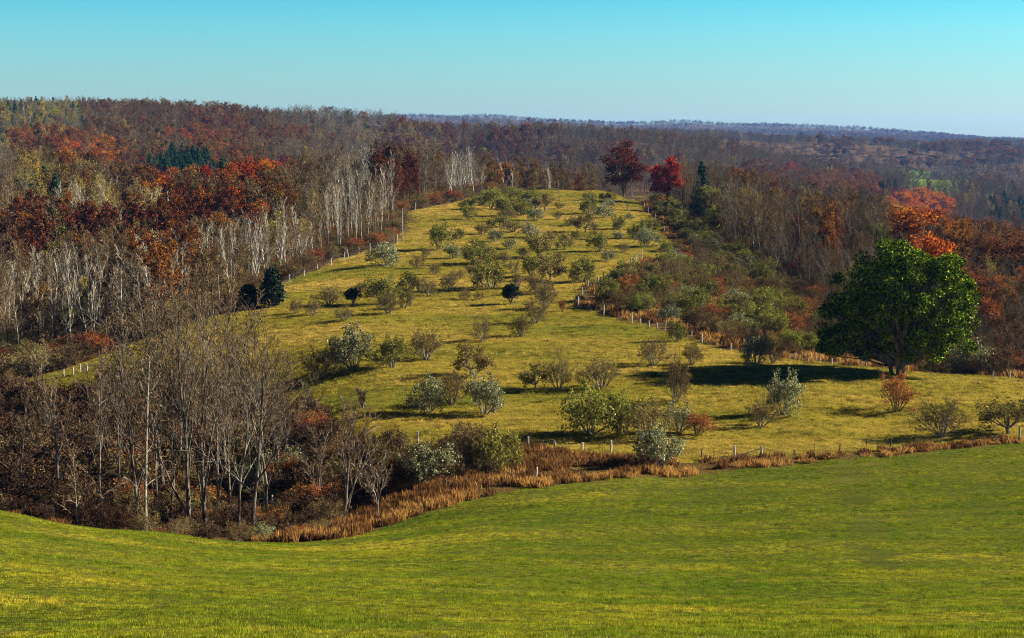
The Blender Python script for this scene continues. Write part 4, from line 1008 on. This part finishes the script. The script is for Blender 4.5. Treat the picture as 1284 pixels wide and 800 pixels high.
INFO = {'brown': ('bare_tree', 'bare brown twigged tree'), 'grey': ('bare_tree', 'bare grey tree'), 'birch': ('birch_tree', 'slim pale trunked birch'), 'white': ('birch_tree', 'bright white bare tree'),
        'ghost': ('birch_tree', 'pale stemmed tree with yellow leaves'), 'oak': ('oak_tree', 'rust coloured leafy oak'), 'thin': ('oak_tree', 'thinly leaved brown oak'), 'rust': ('oak_tree', 'thin rusty red oak'),
        'red': ('maple_tree', 'bright red leafed maple'), 'dusk': ('oak_tree', 'dusky red brown oak'), 'crimson': ('maple_tree', 'crimson leafed maple'), 'wine': ('maple_tree', 'wine red leafed maple'), 'maroon': ('maple_tree', 'dark maroon leafed maple'), 'orange': ('maple_tree', 'orange leafed maple'), 'yellow': ('poplar_tree', 'tree thinly covered in yellow leaves'),
        'olive': ('poplar_tree', 'olive green leafy tree'), 'pine': ('pine_tree', 'dark green pine')}

# patches of one kind as seen from the look-out: centre, radii of the crowns, kind, share
PATCH = [
 (60, 366, 130, 48, 'birch', .6), (60, 366, 130, 48, 'white', .15), (290, 312, 95, 40, 'birch', .64), (350, 300, 65, 40, 'white', .35), (190, 320, 30, 22, 'white', .25),
 (60, 178, 52, 14, 'oak', .75), (112, 192, 45, 14, 'orange', .35), (112, 196, 50, 16, 'oak', .7), (150, 205, 32, 14, 'red', .5), (185, 222, 26, 12, 'maroon', .7), (212, 230, 16, 9, 'red', .95),
 (228, 212, 42, 17, 'pine', .95), (268, 222, 25, 12, 'pine', .6), (60, 245, 12, 8, 'pine', .8), (230, 172, 30, 10, 'red', .45), (262, 176, 30, 10, 'oak', .5), (345, 170, 40, 8, 'rust', .7), (258, 158, 9, 4, 'maroon', .9),
 (285, 236, 30, 11, 'red', .8), (320, 226, 30, 10, 'orange', .4), (330, 222, 40, 11, 'red', .8), (365, 212, 24, 9, 'maroon', .8), (300, 262, 16, 8, 'red', .9), (250, 265, 45, 17, 'dusk', .75), (250, 265, 45, 17, 'rust', .4), (165, 290, 80, 20, 'dusk', .55), (330, 245, 25, 10, 'dusk', .35),
 (25, 295, 50, 28, 'dusk', .6), (20, 290, 40, 22, 'rust', .5), (20, 285, 30, 14, 'maroon', .25), (130, 258, 80, 15, 'ghost', .30), (130, 262, 90, 18, 'birch', .6), (200, 245, 16, 8, 'orange', .5), (190, 322, 10, 24, 'white', .8),
 (60, 362, 125, 46, 'brown', .5), (290, 300, 70, 42, 'brown', .4), (340, 300, 50, 36, 'white', .35), (384, 290, 16, 35, 'ghost', .25), (110, 352, 8, 14, 'yellow', .7), (345, 275, 8, 9, 'yellow', .9),
 (455, 270, 60, 48, 'birch', .6), (495, 203, 22, 26, 'dusk', .75), (585, 215, 22, 24, 'white', .8), (635, 226, 14, 16, 'white', .5), (682, 224, 16, 14, 'white', .4),
 (525, 165, 60, 14, 'rust', .35), (620, 185, 70, 14, 'rust', .35), (520, 170, 40, 12, 'yellow', .3), (700, 200, 120, 20, 'thin', .5), (740, 190, 60, 12, 'rust', .4), (670, 225, 60, 20, 'thin', .5),
 (1150, 264, 46, 20, 'orange', .95), (1165, 288, 28, 13, 'red', .7), (1135, 296, 14, 12, 'maroon', .8), (1060, 232, 45, 15, 'oak', .7), (1110, 242, 26, 9, 'maroon', .5), (993, 212, 8, 6, 'red', .95), (980, 252, 20, 12, 'maroon', .85),
 (940, 305, 16, 17, 'maroon', .9), (1000, 285, 14, 15, 'maroon', .6), (1043, 296, 9, 16, 'rust', .9), (1240, 330, 55, 40, 'oak', .5), (1200, 310, 45, 30, 'rust', .6), (1230, 395, 34, 34, 'maroon', .4), (1165, 315, 24, 18, 'orange', .7),
 (960, 225, 60, 22, 'rust', .35), (1105, 238, 20, 5, 'pine', .7), (1085, 268, 8, 8, 'olive', .7), (985, 320, 22, 16, 'olive', .7), (885, 265, 30, 30, 'olive', .5), (890, 250, 20, 25, 'pine', .15), (1200, 205, 60, 20, 'grey', .5),
 (1220, 190, 80, 12, 'oak', .35), (1150, 170, 100, 8, 'oak', .25), (1262, 268, 26, 22, 'pine', .35), (100, 412, 60, 22, 'maroon', .5), (60, 400, 60, 30, 'maroon', .35),
]
def choose(u, v, x, y, rng):
    """kinds grow in stands: slow noise picks what a stand is made of, chance mixes the rest"""
    out = np.empty(len(u), object); sc = np.clip(y / 9.0, 28, 170)
    A_ = fbm(x / sc, y / sc, 1.0, 301, 3); B_ = fbm(x / sc, y / sc, 1.3, 311, 3); C_ = fbm(x / sc, y / sc, 0.8, 321, 2)
    for q in range(len(u)):
        kk = None
        for (a, b, ra, rb, kd, pr_) in PATCH:
            if ((u[q] - a) / ra) ** 2 + ((v[q] - b) / rb) ** 2 < 1 and rng.rand() < pr_: kk = kd; break
        if kk is None:
            t = rng.rand(); far = y[q] > 900
            if t < 0.16: kk = rng.choice(['brown', 'grey', 'thin', 'birch', 'rust', 'yellow', 'olive'], p=[.4, .22, .14, .08, .07, .04, .05])
            elif A_[q] > (0.27 if y[q] < 620 else 0.36): kk = rng.choice(['rust', 'oak', 'thin', 'maroon'], p=[.34, .20, .42, .04])
            elif A_[q] > (0.17 if y[q] < 620 else 0.24): kk = rng.choice(['thin', 'rust', 'brown'], p=[.5, .15, .35])
            elif B_[q] > (0.33 if far else 0.5): kk = rng.choice(['olive', 'yellow', 'grey', 'pine'] if far else ['olive', 'yellow', 'brown', 'thin'], p=[.3, .2, .4, .1])
            elif C_[q] > 0.24: kk = 'birch' if (not far and rng.rand() < 0.75 and u[q] < 780) else rng.choice(['grey', 'ghost', 'brown'], p=[.65, .1, .25])
            elif C_[q] < -0.22: kk = rng.choice(['brown', 'grey'], p=[.85, .15])
            else: kk = rng.choice(['brown', 'grey', 'thin'], p=[.62, .28, .10])
        out[q] = kk
    return out

PXs, PYs, PS = [], [], []
for (y0, y1, sp) in ((195, 340, 4.1), (340, 520, 5.4), (520, 900, 7.0), (900, 1600, 8.0), (1600, 3200, 15.0), (3200, 5400, 22.0), (5400, 7800, 26.0)):
    w_ = 0.42 * y1; x, y = jgrid(-w_, w_, y0, y1, sp, rng); k = np.abs(x) < 0.40 * y + 15; PXs.append(x[k]); PYs.append(y[k]); PS.append(np.full(k.sum(), sp))
x = np.concatenate(PXs); y = np.concatenate(PYs); sp = np.concatenate(PS)
r_ = region(x, y); z = H(x, y)
k = (r_ == 0) & (occl(x, y, z + 15) > -10) & (seg_dist(x, y, np.array(ORCH)) > 2.5) & (seg_dist(x, y, np.array(SCRUB)) > 1.0)
x, y, z, sp = x[k], y[k], z[k], sp[k]; u, v = project(x, y, z + 9)
# open slope just above the ravine on the far left keeps low growth only
u0, v0 = project(x, y, z)
k = ~((u < 430) & (y < 232) & (v0 > 432 + np.maximum(0, (250 - u)) * 0.0)); k &= ~((np.abs(u - 1129) < 60) & (y < 215)); k &= (y > 212) | (x < 0)
k &= ~((((u - 60) / 130) ** 2 + ((v - 362) / 50) ** 2 < 1) & (y < 340) & (rng.rand(len(x)) < 0.10))
x, y, z, sp, u, v = x[k], y[k], z[k], sp[k], u[k], v[k]
kinds = choose(u, v, x, y, rng); hsc = rng.uniform(0.72, 1.12, len(x)) * (1 + 0.15 * fbm(x, y, 40, 5, 2)) * np.where(y > 900, 1.1, 1.0) * np.where(y > 5200, 1.15, 1.0)
hsc *= np.where((u < 420) & (y < 345), 0.84, 1.0); hsc *= np.where((u > 700) & (y < 330), 0.72, 1.0); hsc *= np.where((kinds == 'maroon') & (y < 360), 0.45, 1.0); hsc *= np.where((x > 0) & (y < 260), 0.85, 1.0)
near_rim = seg_dist(x, y, np.array(ORCH)); hsc *= np.where((near_rim < 9) & (u > 540) & (u < 800), 0.75, 1.0)
vis = occl(x, y, z + 12 * hsc) > 4
names = np.array([INFO[q][0] for q in kinds])
infr = (u > -30) & (u < 1314) & vis
LIM = {'bare_tree': 290, 'birch_tree': 290, 'oak_tree': 290, 'maple_tree': 200, 'poplar_tree': 90, 'pine_tree': 60}
solo = np.zeros(len(x), bool)
for nm, lim in LIM.items():
    c = np.where((names == nm) & infr)[0]; solo[c[np.argsort(y[c])[:lim]]] = True
def zone(u, y):
    if u < 560:
        d = "at the front of" if y < 285 else "midway in" if y < 380 else "deep in" if y < 520 else "behind"
        w = "the far left wood" if u < 120 else "the wood above the ravine" if u < 270 else "the wood left of the cedars" if u < 345 else "the wood right of the cedars" if u < 450 else "the wood left of the hilltop"
        return d + " " + w
    if u < 800: return ("in front of" if y < 590 else "deep in") + " the wood " + ("behind the hilltop's left" if u < 680 else "behind the hilltop's right")
    d = "low in" if y < 320 else "halfway up" if y < 420 else "atop"
    w = "the wood above the thicket" if u < 950 else "the wood left of the great tree" if u < 1060 else "the wood behind the great tree" if u < 1200 else "the wood at the right edge"
    return d + " " + w
def size_word(f): return "short " if f < 0.78 else "tall " if f > 1.02 else ""
for q in np.where(solo)[0]:
    pr = FT[kinds[q]][rng.randint(len(FT[kinds[q]]))]; zt = zone(u[q], y[q])
    f = hsc[q]; put(pr, names[q], x[q], y[q], z[q], f * rng.uniform(0.85, 1.15), f, rng.uniform(0, 6.28), size_word(f) + INFO[kinds[q]][1] + " " + zt, 'tree', "%s %s" % (INFO[kinds[q]][1].replace("birch", "birche") + "s", zt), single=y[q] > 520)
rest = ~solo; order = [(kd, j) for kd in FT for j in range(len(FT[kd]))]; lut = {kd: [i for i, o_ in enumerate(order) if o_[0] == kd] for kd in FT}
idx = np.array([lut[kd][rng.randint(len(lut[kd]))] for kd in kinds[rest]]); n_ = rest.sum()
fat = np.clip(sp[rest] / 10.0, 1.0, 1.9)
scatter("forest", np.stack([x[rest], y[rest], z[rest]], 1), np.stack([rng.normal(size=n_) * 0.04, rng.normal(size=n_) * 0.04, rng.uniform(0, 6.28, n_)], 1), np.stack([hsc[rest] * fat, hsc[rest] * fat, hsc[rest]], 1), idx,
        [FT[kd][j].whole for kd, j in order], "autumn forest of bare, rusty and red trees covering the hills into the distance", "forest")
# undergrowth among the trunks
xx, yy = jgrid(-220, 230, 195, 560, 3.6, rng); rr_ = region(xx, yy); k = (rr_ == 0) & (np.abs(xx) < 0.38 * yy + 8) & (occl(xx, yy, H(xx, yy) + 3) > -3) & ((yy > 212) | (xx < 0))
xx, yy = xx[k], yy[k]; un = [SP['n'][0].whole, SP['n'][1].whole, SP['r'][0].whole, SP['b'][0].whole, SP['o'][0].whole]; n_ = len(xx)
ui = rng.choice(5, n_, p=[.36, .3, .12, .17, .05]); f = rng.uniform(0.6, 1.15, n_)
scatter("undergrowth", np.stack([xx, yy, H(xx, yy)], 1), np.stack([np.zeros(n_), np.zeros(n_), rng.uniform(0, 6.28, n_)], 1), np.stack([f * 1.2, f * 1.2, f], 1), ui, un,
        "brown undergrowth among the trunks of the woods", "undergrowth")
print("trees", len(x), "solo", solo.sum(), "undergrowth", n_)

# trees one can point at
def named(kd, j, u, v, d, w, h, name, lab, cat='tree'):
    x, _ = wxy(u, d); z = float(H(x, d)); m_ = mpp(x, d, z); vv = project(x, d, z)[1]; pr = FT[kd][j]
    put(pr, name, x, d, z, w * m_ / pr.W, (h + vv - v) * m_ / pr.H, rng.uniform(0, 6.28), lab, cat)
named('crimson', 0, 836, 252, 455, 40, 54, 'maple_tree', "bright scarlet round crowned maple just right of the hilltop")
named('wine', 0, 782, 248, 500, 52, 70, 'oak_tree', "tall wide dark red brown oak on the right end of the hilltop")
named('orange', 0, 1144, 330, 345, 88, 68, 'maple_tree', "large golden orange crowned maple rising behind the great green tree")
named('orange', 1, 1162, 372, 300, 60, 78, 'maple_tree', "orange brown leafed maple showing over the right half of the great green tree")
named('white', 0, 578, 252, 470, 20, 56, 'birch_tree', "brilliant white bare tree, left of the pair behind the hilltop")
named('white', 1, 594, 254, 470, 18, 54, 'birch_tree', "brilliant white bare tree, right of the pair behind the hilltop")
for q_, (u_, w_, h_, l_) in enumerate(((570, 14, 44, "short white bare tree at the left of the white cluster behind the hilltop"), (586, 16, 50, "slender white bare tree inside the white cluster behind the hilltop"), (603, 16, 46, "white bare tree at the right end of the white cluster behind the hilltop"),
        (628, 14, 34, "small white bare tree left of two behind the hilltop shrubs"), (641, 14, 32, "small white bare tree right of two behind the hilltop shrubs"), (676, 12, 32, "small white bare tree left of the hilltop pole"), (689, 12, 30, "small white bare tree next to the hilltop pole"))):
    named('white', q_ % 3, u_, 250 if u_ < 610 else 240, 480 if u_ < 610 else 530, w_, h_, 'birch_tree', l_)
named('white', 2, 190, 366, 300, 34, 70, 'birch_tree', "white many limbed dead tree alone in the dark red wood on the left")
named('white', 0, 208, 366, 305, 22, 72, 'birch_tree', "slimmer white dead tree just right of the many limbed one")
named('white', 1, 893, 295, 400, 36, 58, 'birch_tree', "pale bare tree at the edge of the thicket right of the hilltop")
named('dusk', 0, 494, 238, 480, 44, 60, 'oak_tree', "dark red brown tree behind the tall bare trunks left of the hilltop")
named('grey', 0, 478, 240, 460, 60, 78, 'bare_tree', "tall spreading bare tree left of the dark red brown one")

# ------------------------------------------------------------------ fences
def post_mesh(name, w, h, mat, metal=False, seed=0):
    rg = np.random.RandomState(seed); s = Shape(); n = 4 if metal else 8
    s.line(np.array([[0, 0, -0.3], [rg.normal() * 0.01, rg.normal() * 0.01, h * 0.5], [rg.normal() * 0.02, rg.normal() * 0.02, h]]), np.array([w, w * 0.97, w * 0.9]), n, 0)
    V, F, Mi, off = s.tubes(); V = np.concatenate(V); top = np.arange(off - n, off)
    V = np.vstack([V, V[top].mean(0) + np.array([0, 0, w * 0.35])]); cap = np.array([[top[i], top[(i + 1) % n], off] for i in range(n)])
    return mesh_from(name, V, [np.concatenate(F), cap], [mat])
PM = {'w': [post_mesh("white_post", 0.085, 1.0, M['post_white'], seed=q) for q in range(3)], 'g': [post_mesh("wooden_post", 0.06, 1.0, M['post_wood'], seed=5 + q) for q in range(3)],
      't': [post_mesh("metal_post", 0.03, 1.0, M['post_wood'], True, 9)]}
def fence(posts, label, cat='fence', wires=4, group=None, dmin=118.0, wfat=1.0, name='wire_fence'):
    """posts: (u, v foot, height px, kind)"""
    pts = []
    for (u, v, h, kd) in posts:
        X, Y, Z = hit(u, v, dmin); pts.append((X, Y, Z, max(0.7, h * mpp(X, Y, Z)), kd))
    o0 = link(name, None); o0.location = pts[0][:3]; tag(o0, label, cat, group); b = np.array(pts[0][:3])
    for q, (X, Y, Z, h, kd) in enumerate(pts):
        m_ = PM[kd][q % len(PM[kd])]; p = link("post", m_, o0, tuple(np.array([X, Y, Z]) - b)); fx = wfat * (1.15 if kd == 'w' else 1); p.scale = (fx, fx, h); p.rotation_euler = (rng.normal() * 0.03, rng.normal() * 0.03, rng.uniform(0, 6))
    if wires:
        order_ = sorted(pts, key=lambda p: p[0]) if wires > 0 else pts
        for wq in range(abs(wires)):
            fr = (wq + 1) / (abs(wires) + 0.3); s = Shape()
            for a, c in zip(pts[:-1], pts[1:]):
                A_ = np.array([a[0], a[1], a[2] + a[3] * fr]) - b; C_ = np.array([c[0], c[1], c[2] + c[3] * fr]) - b
                n_ = 5; ln = [A_ + (C_ - A_) * t for t in np.linspace(0, 1, n_)]
                for t_, q_ in zip(np.linspace(0, 1, n_), ln): q_[2] = q_[2] - 0.06 * 4 * t_ * (1 - t_)
                s.line(np.array(ln), np.full(n_, 0.006), 3, 0)
            V, F, Mi, off = s.tubes(); link("wire", mesh_from("wire", np.concatenate(V), np.concatenate(F), [M['wire']]), o0)
    return pts
fence([(524, 557, 16, 'w'), (558, 562, 8, 'g'), (596, 564, 9, 'g'), (630, 564, 9, 'g'), (662, 563, 16, 'w'), (696, 562, 9, 'w'), (730, 564, 9, 'w'), (766, 569, 17, 'w'), (804, 571, 12, 'w'), (842, 573, 10, 'g'), (880, 573, 12, 'g'), (921, 576, 18, 'w'),
       (955, 575, 16, 'w'), (996, 573, 9, 'g'), (1021, 572, 16, 't'), (1053, 567, 10, 'g'), (1086, 563, 15, 't'), (1117, 560, 9, 'g'), (1148, 559, 14, 't'), (1180, 555, 10, 'g'), (1211, 549, 13, 't'), (1245, 553, 10, 'g'), (1278, 554, 20, 'w')],
      "long wire fence on white and dark posts along the bottom of the orchard", dmin=130.0)
fence([(26, 641, 26, 'w'), (110, 648, 20, 'g'), (230, 662, 22, 'g'), (342, 640, 20, 'w'), (450, 632, 16, 'g'), (560, 617, 16, 'g'), (672, 604, 18, 'w')], "lower wire fence half hidden in the tall grass and ravine brush", dmin=116.0, wires=3)
fence([(725, 385, 13, 'w'), (737, 389, 9, 'g'), (748, 391, 9, 'g'), (757, 396, 13, 'w'), (775, 400, 8, 'g'), (792, 405, 13, 'w'), (803, 407, 8, 'w'), (814, 410, 8, 'w'), (824, 412, 8, 'w'), (834, 415, 13, 'w'), (850, 421, 9, 'g'), (867, 424, 9, 'w'), (880, 430, 12, 'w'),
       (892, 433, 8, 'g'), (904, 436, 9, 'g'), (916, 439, 9, 'w'), (935, 443, 9, 'g'), (960, 447, 9, 'g'), (980, 449, 8, 'g'), (997, 451, 8, 'w'), (1013, 453, 10, 'w'), (1028, 454, 7, 'w'), (1043, 456, 7, 'w'), (1060, 457, 8, 'g'), (1085, 460, 8, 'g')],
      "wire fence running down the right edge of the orchard to the great tree", wires=4)
fence([(1150, 465, 10, 'g'), (1166, 466, 13, 'w'), (1185, 467, 10, 'g'), (1205, 469, 9, 'g'), (1226, 472, 11, 'w'), (1245, 474, 9, 'w'), (1266, 475, 10, 'w'), (1290, 478, 10, 'w')], "wire fence on the crest right of the great green tree", wires=4)
zz = [(805, 324), (798, 328), (791, 334), (785, 340), (776, 347), (769, 350), (757, 352), (749, 358), (737, 363), (730, 371), (725, 385)]
ZP = []
for a, c in zip(zz[:-1], zz[1:]):
    nn = max(2, int(np.hypot(c[0] - a[0], c[1] - a[1]) / 3.6))
    for t in range(nn): ZP.append((a[0] + (c[0] - a[0]) * t / nn, a[1] + (c[1] - a[1]) * t / nn, 11 if t == 0 else 7.5, 'w' if t == 0 or rng.rand() < .45 else 'g'))
fence(ZP, "zigzag fence of close set white posts on the right of the slope", wires=3)
UP = [(793, 247, 6, 'w'), (798, 251, 6, 'g'), (803, 257, 7, 'w'), (808, 262, 7, 'w'), (813, 268, 8, 'w'), (817, 272, 7, 'g'), (821, 276, 8, 'w'), (827, 283, 7, 'w'), (833, 291, 8, 'w'), (840, 300, 7, 'g'), (847, 312, 8, 'g'), (853, 325, 10, 'w')]
fence(UP, "fence of short pale posts dropping right from the hilltop", wires=3)
LP = [(651, 240, 8, 'w'), (630, 242, 6, 'g'), (605, 244, 9, 'w'), (575, 254, 7, 'g'), (545, 258, 7, 'g'), (521, 264, 10, 'w'), (508, 266, 12, 'w'), (505, 302, 40, 'w'), (498, 306, 12, 'w'), (480, 309, 8, 'g'), (464, 316, 11, 'w'), (450, 319, 9, 'w'), (437, 325, 12, 'w'), (432, 327, 11, 'w'),
      (415, 333, 9, 'w'), (398, 340, 9, 'w'), (381, 347, 10, 'w'), (363, 354, 10, 'w'), (345, 372, 9, 'g'), (300, 390, 9, 'g')]
fence(LP, "wire fence along the left edge of the orchard from hilltop to cedars", wires=4)
fence([(5, 500, 12, 'w'), (20, 496, 9, 'g'), (34, 491, 13, 'w'), (50, 484, 9, 'g'), (66, 478, 9, 'g'), (80, 473, 10, 'w'), (92, 470, 10, 'w'), (101, 467, 10, 'w'), (109, 466, 11, 'w'), (130, 456, 9, 'g'), (150, 450, 9, 'g')], "short fence run seen through the near bare trees on the far left", wires=3)
# gate rail between the two white posts at the bottom fence
A_ = np.array(hit(921, 576, 130.0)); C_ = np.array(hit(955, 575, 130.0)); s = Shape()
s.line(np.array([[0.1, -0.12, 0.35], (C_ - A_) * 0.5 + np.array([0, -0.12, 0.62]), (C_ - A_) + np.array([-0.1, -0.12, 0.95])]), np.array([0.05, 0.045, 0.04]), 6, 0)
V, F, Mi, off = s.tubes(); o0 = link("fence_brace", mesh_from("fence_brace", np.concatenate(V), np.concatenate(F), [M['post_wood']])); o0.location = tuple(A_)
tag(o0, "slanting wooden brace between two white posts of the bottom fence", "brace")
# poles
def pole(u, v, h, r, lab, name, cat, arms):
    X, Y, Z = hit(u, v, 118.0); m_ = mpp(X, Y, Z); o0 = link(name, None); o0.location = (X, Y, Z); tag(o0, lab, cat); hh = h * m_; s = Shape()
    s.line(*limb(np.array([0, 0, -0.3]), np.array([0.0, 0, 1.0]), hh + 0.3, r, 5, 0.02, 0, rng, 0.7), 8, 0); V, F, Mi, off = s.tubes(); link("trunk" if arms > 2 else "shaft", mesh_from(name, np.concatenate(V), np.concatenate(F), [M['post_wood']]), o0)
    for k in range(arms):
        s = Shape(); t = hh * (0.55 + 0.4 * k / max(1, arms)); az = k * 2.5 + 0.3
        e = np.array([cos(az) * 0.8, sin(az) * 0.5, 0.5 if arms > 2 else 0.0]); s.line(np.array([[0, 0, t], e * 0.5 + np.array([0, 0, t]), e + np.array([0, 0, t])]), np.array([0.05, 0.04, 0.02]), 5, 0)
        V, F, Mi, off = s.tubes(); link("branch" if arms > 2 else "crossarm", mesh_from("branch", np.concatenate(V), np.concatenate(F), [M['post_wood']]), o0)
pole(700, 251, 25, 0.12, "thin dark pole standing on the hilltop grass", "wooden_pole", "pole", 1)
pole(787, 263, 22, 0.10, "dead snag of a tree with stub branches on the right of the hilltop", "dead_snag", "dead tree", 4)
# ------------------------------------------------------------------ air
zl = float(ZZ.min()) - 2.0; zt = max(60.0, float(ZZ.max()) + 30.0); xw = 8200.0; ya, yb = -70.0, 9800.0
V = np.array([(a, b, c) for c in (zl, zt) for b in (ya, yb) for a in (-xw, xw)], float)
F = np.array([(0, 2, 3, 1), (4, 5, 7, 6), (0, 1, 5, 4), (2, 6, 7, 3), (0, 4, 6, 2), (1, 3, 7, 5)])
m, N, L = nodes("haze"); out = N.new("ShaderNodeOutputMaterial"); pv = N.new("ShaderNodeVolumePrincipled")
pv.inputs["Color"].default_value = (0.16, 0.42, 1.0, 1); pv.inputs["Density"].default_value = HAZE; pv.inputs["Anisotropy"].default_value = 0.2
L.new(pv.outputs[0], out.inputs["Volume"])
hz = link("haze", mesh_from("haze", V, F, [m])); tag(hz, "thin blue autumn haze over the hills", "haze", kind='stuff')
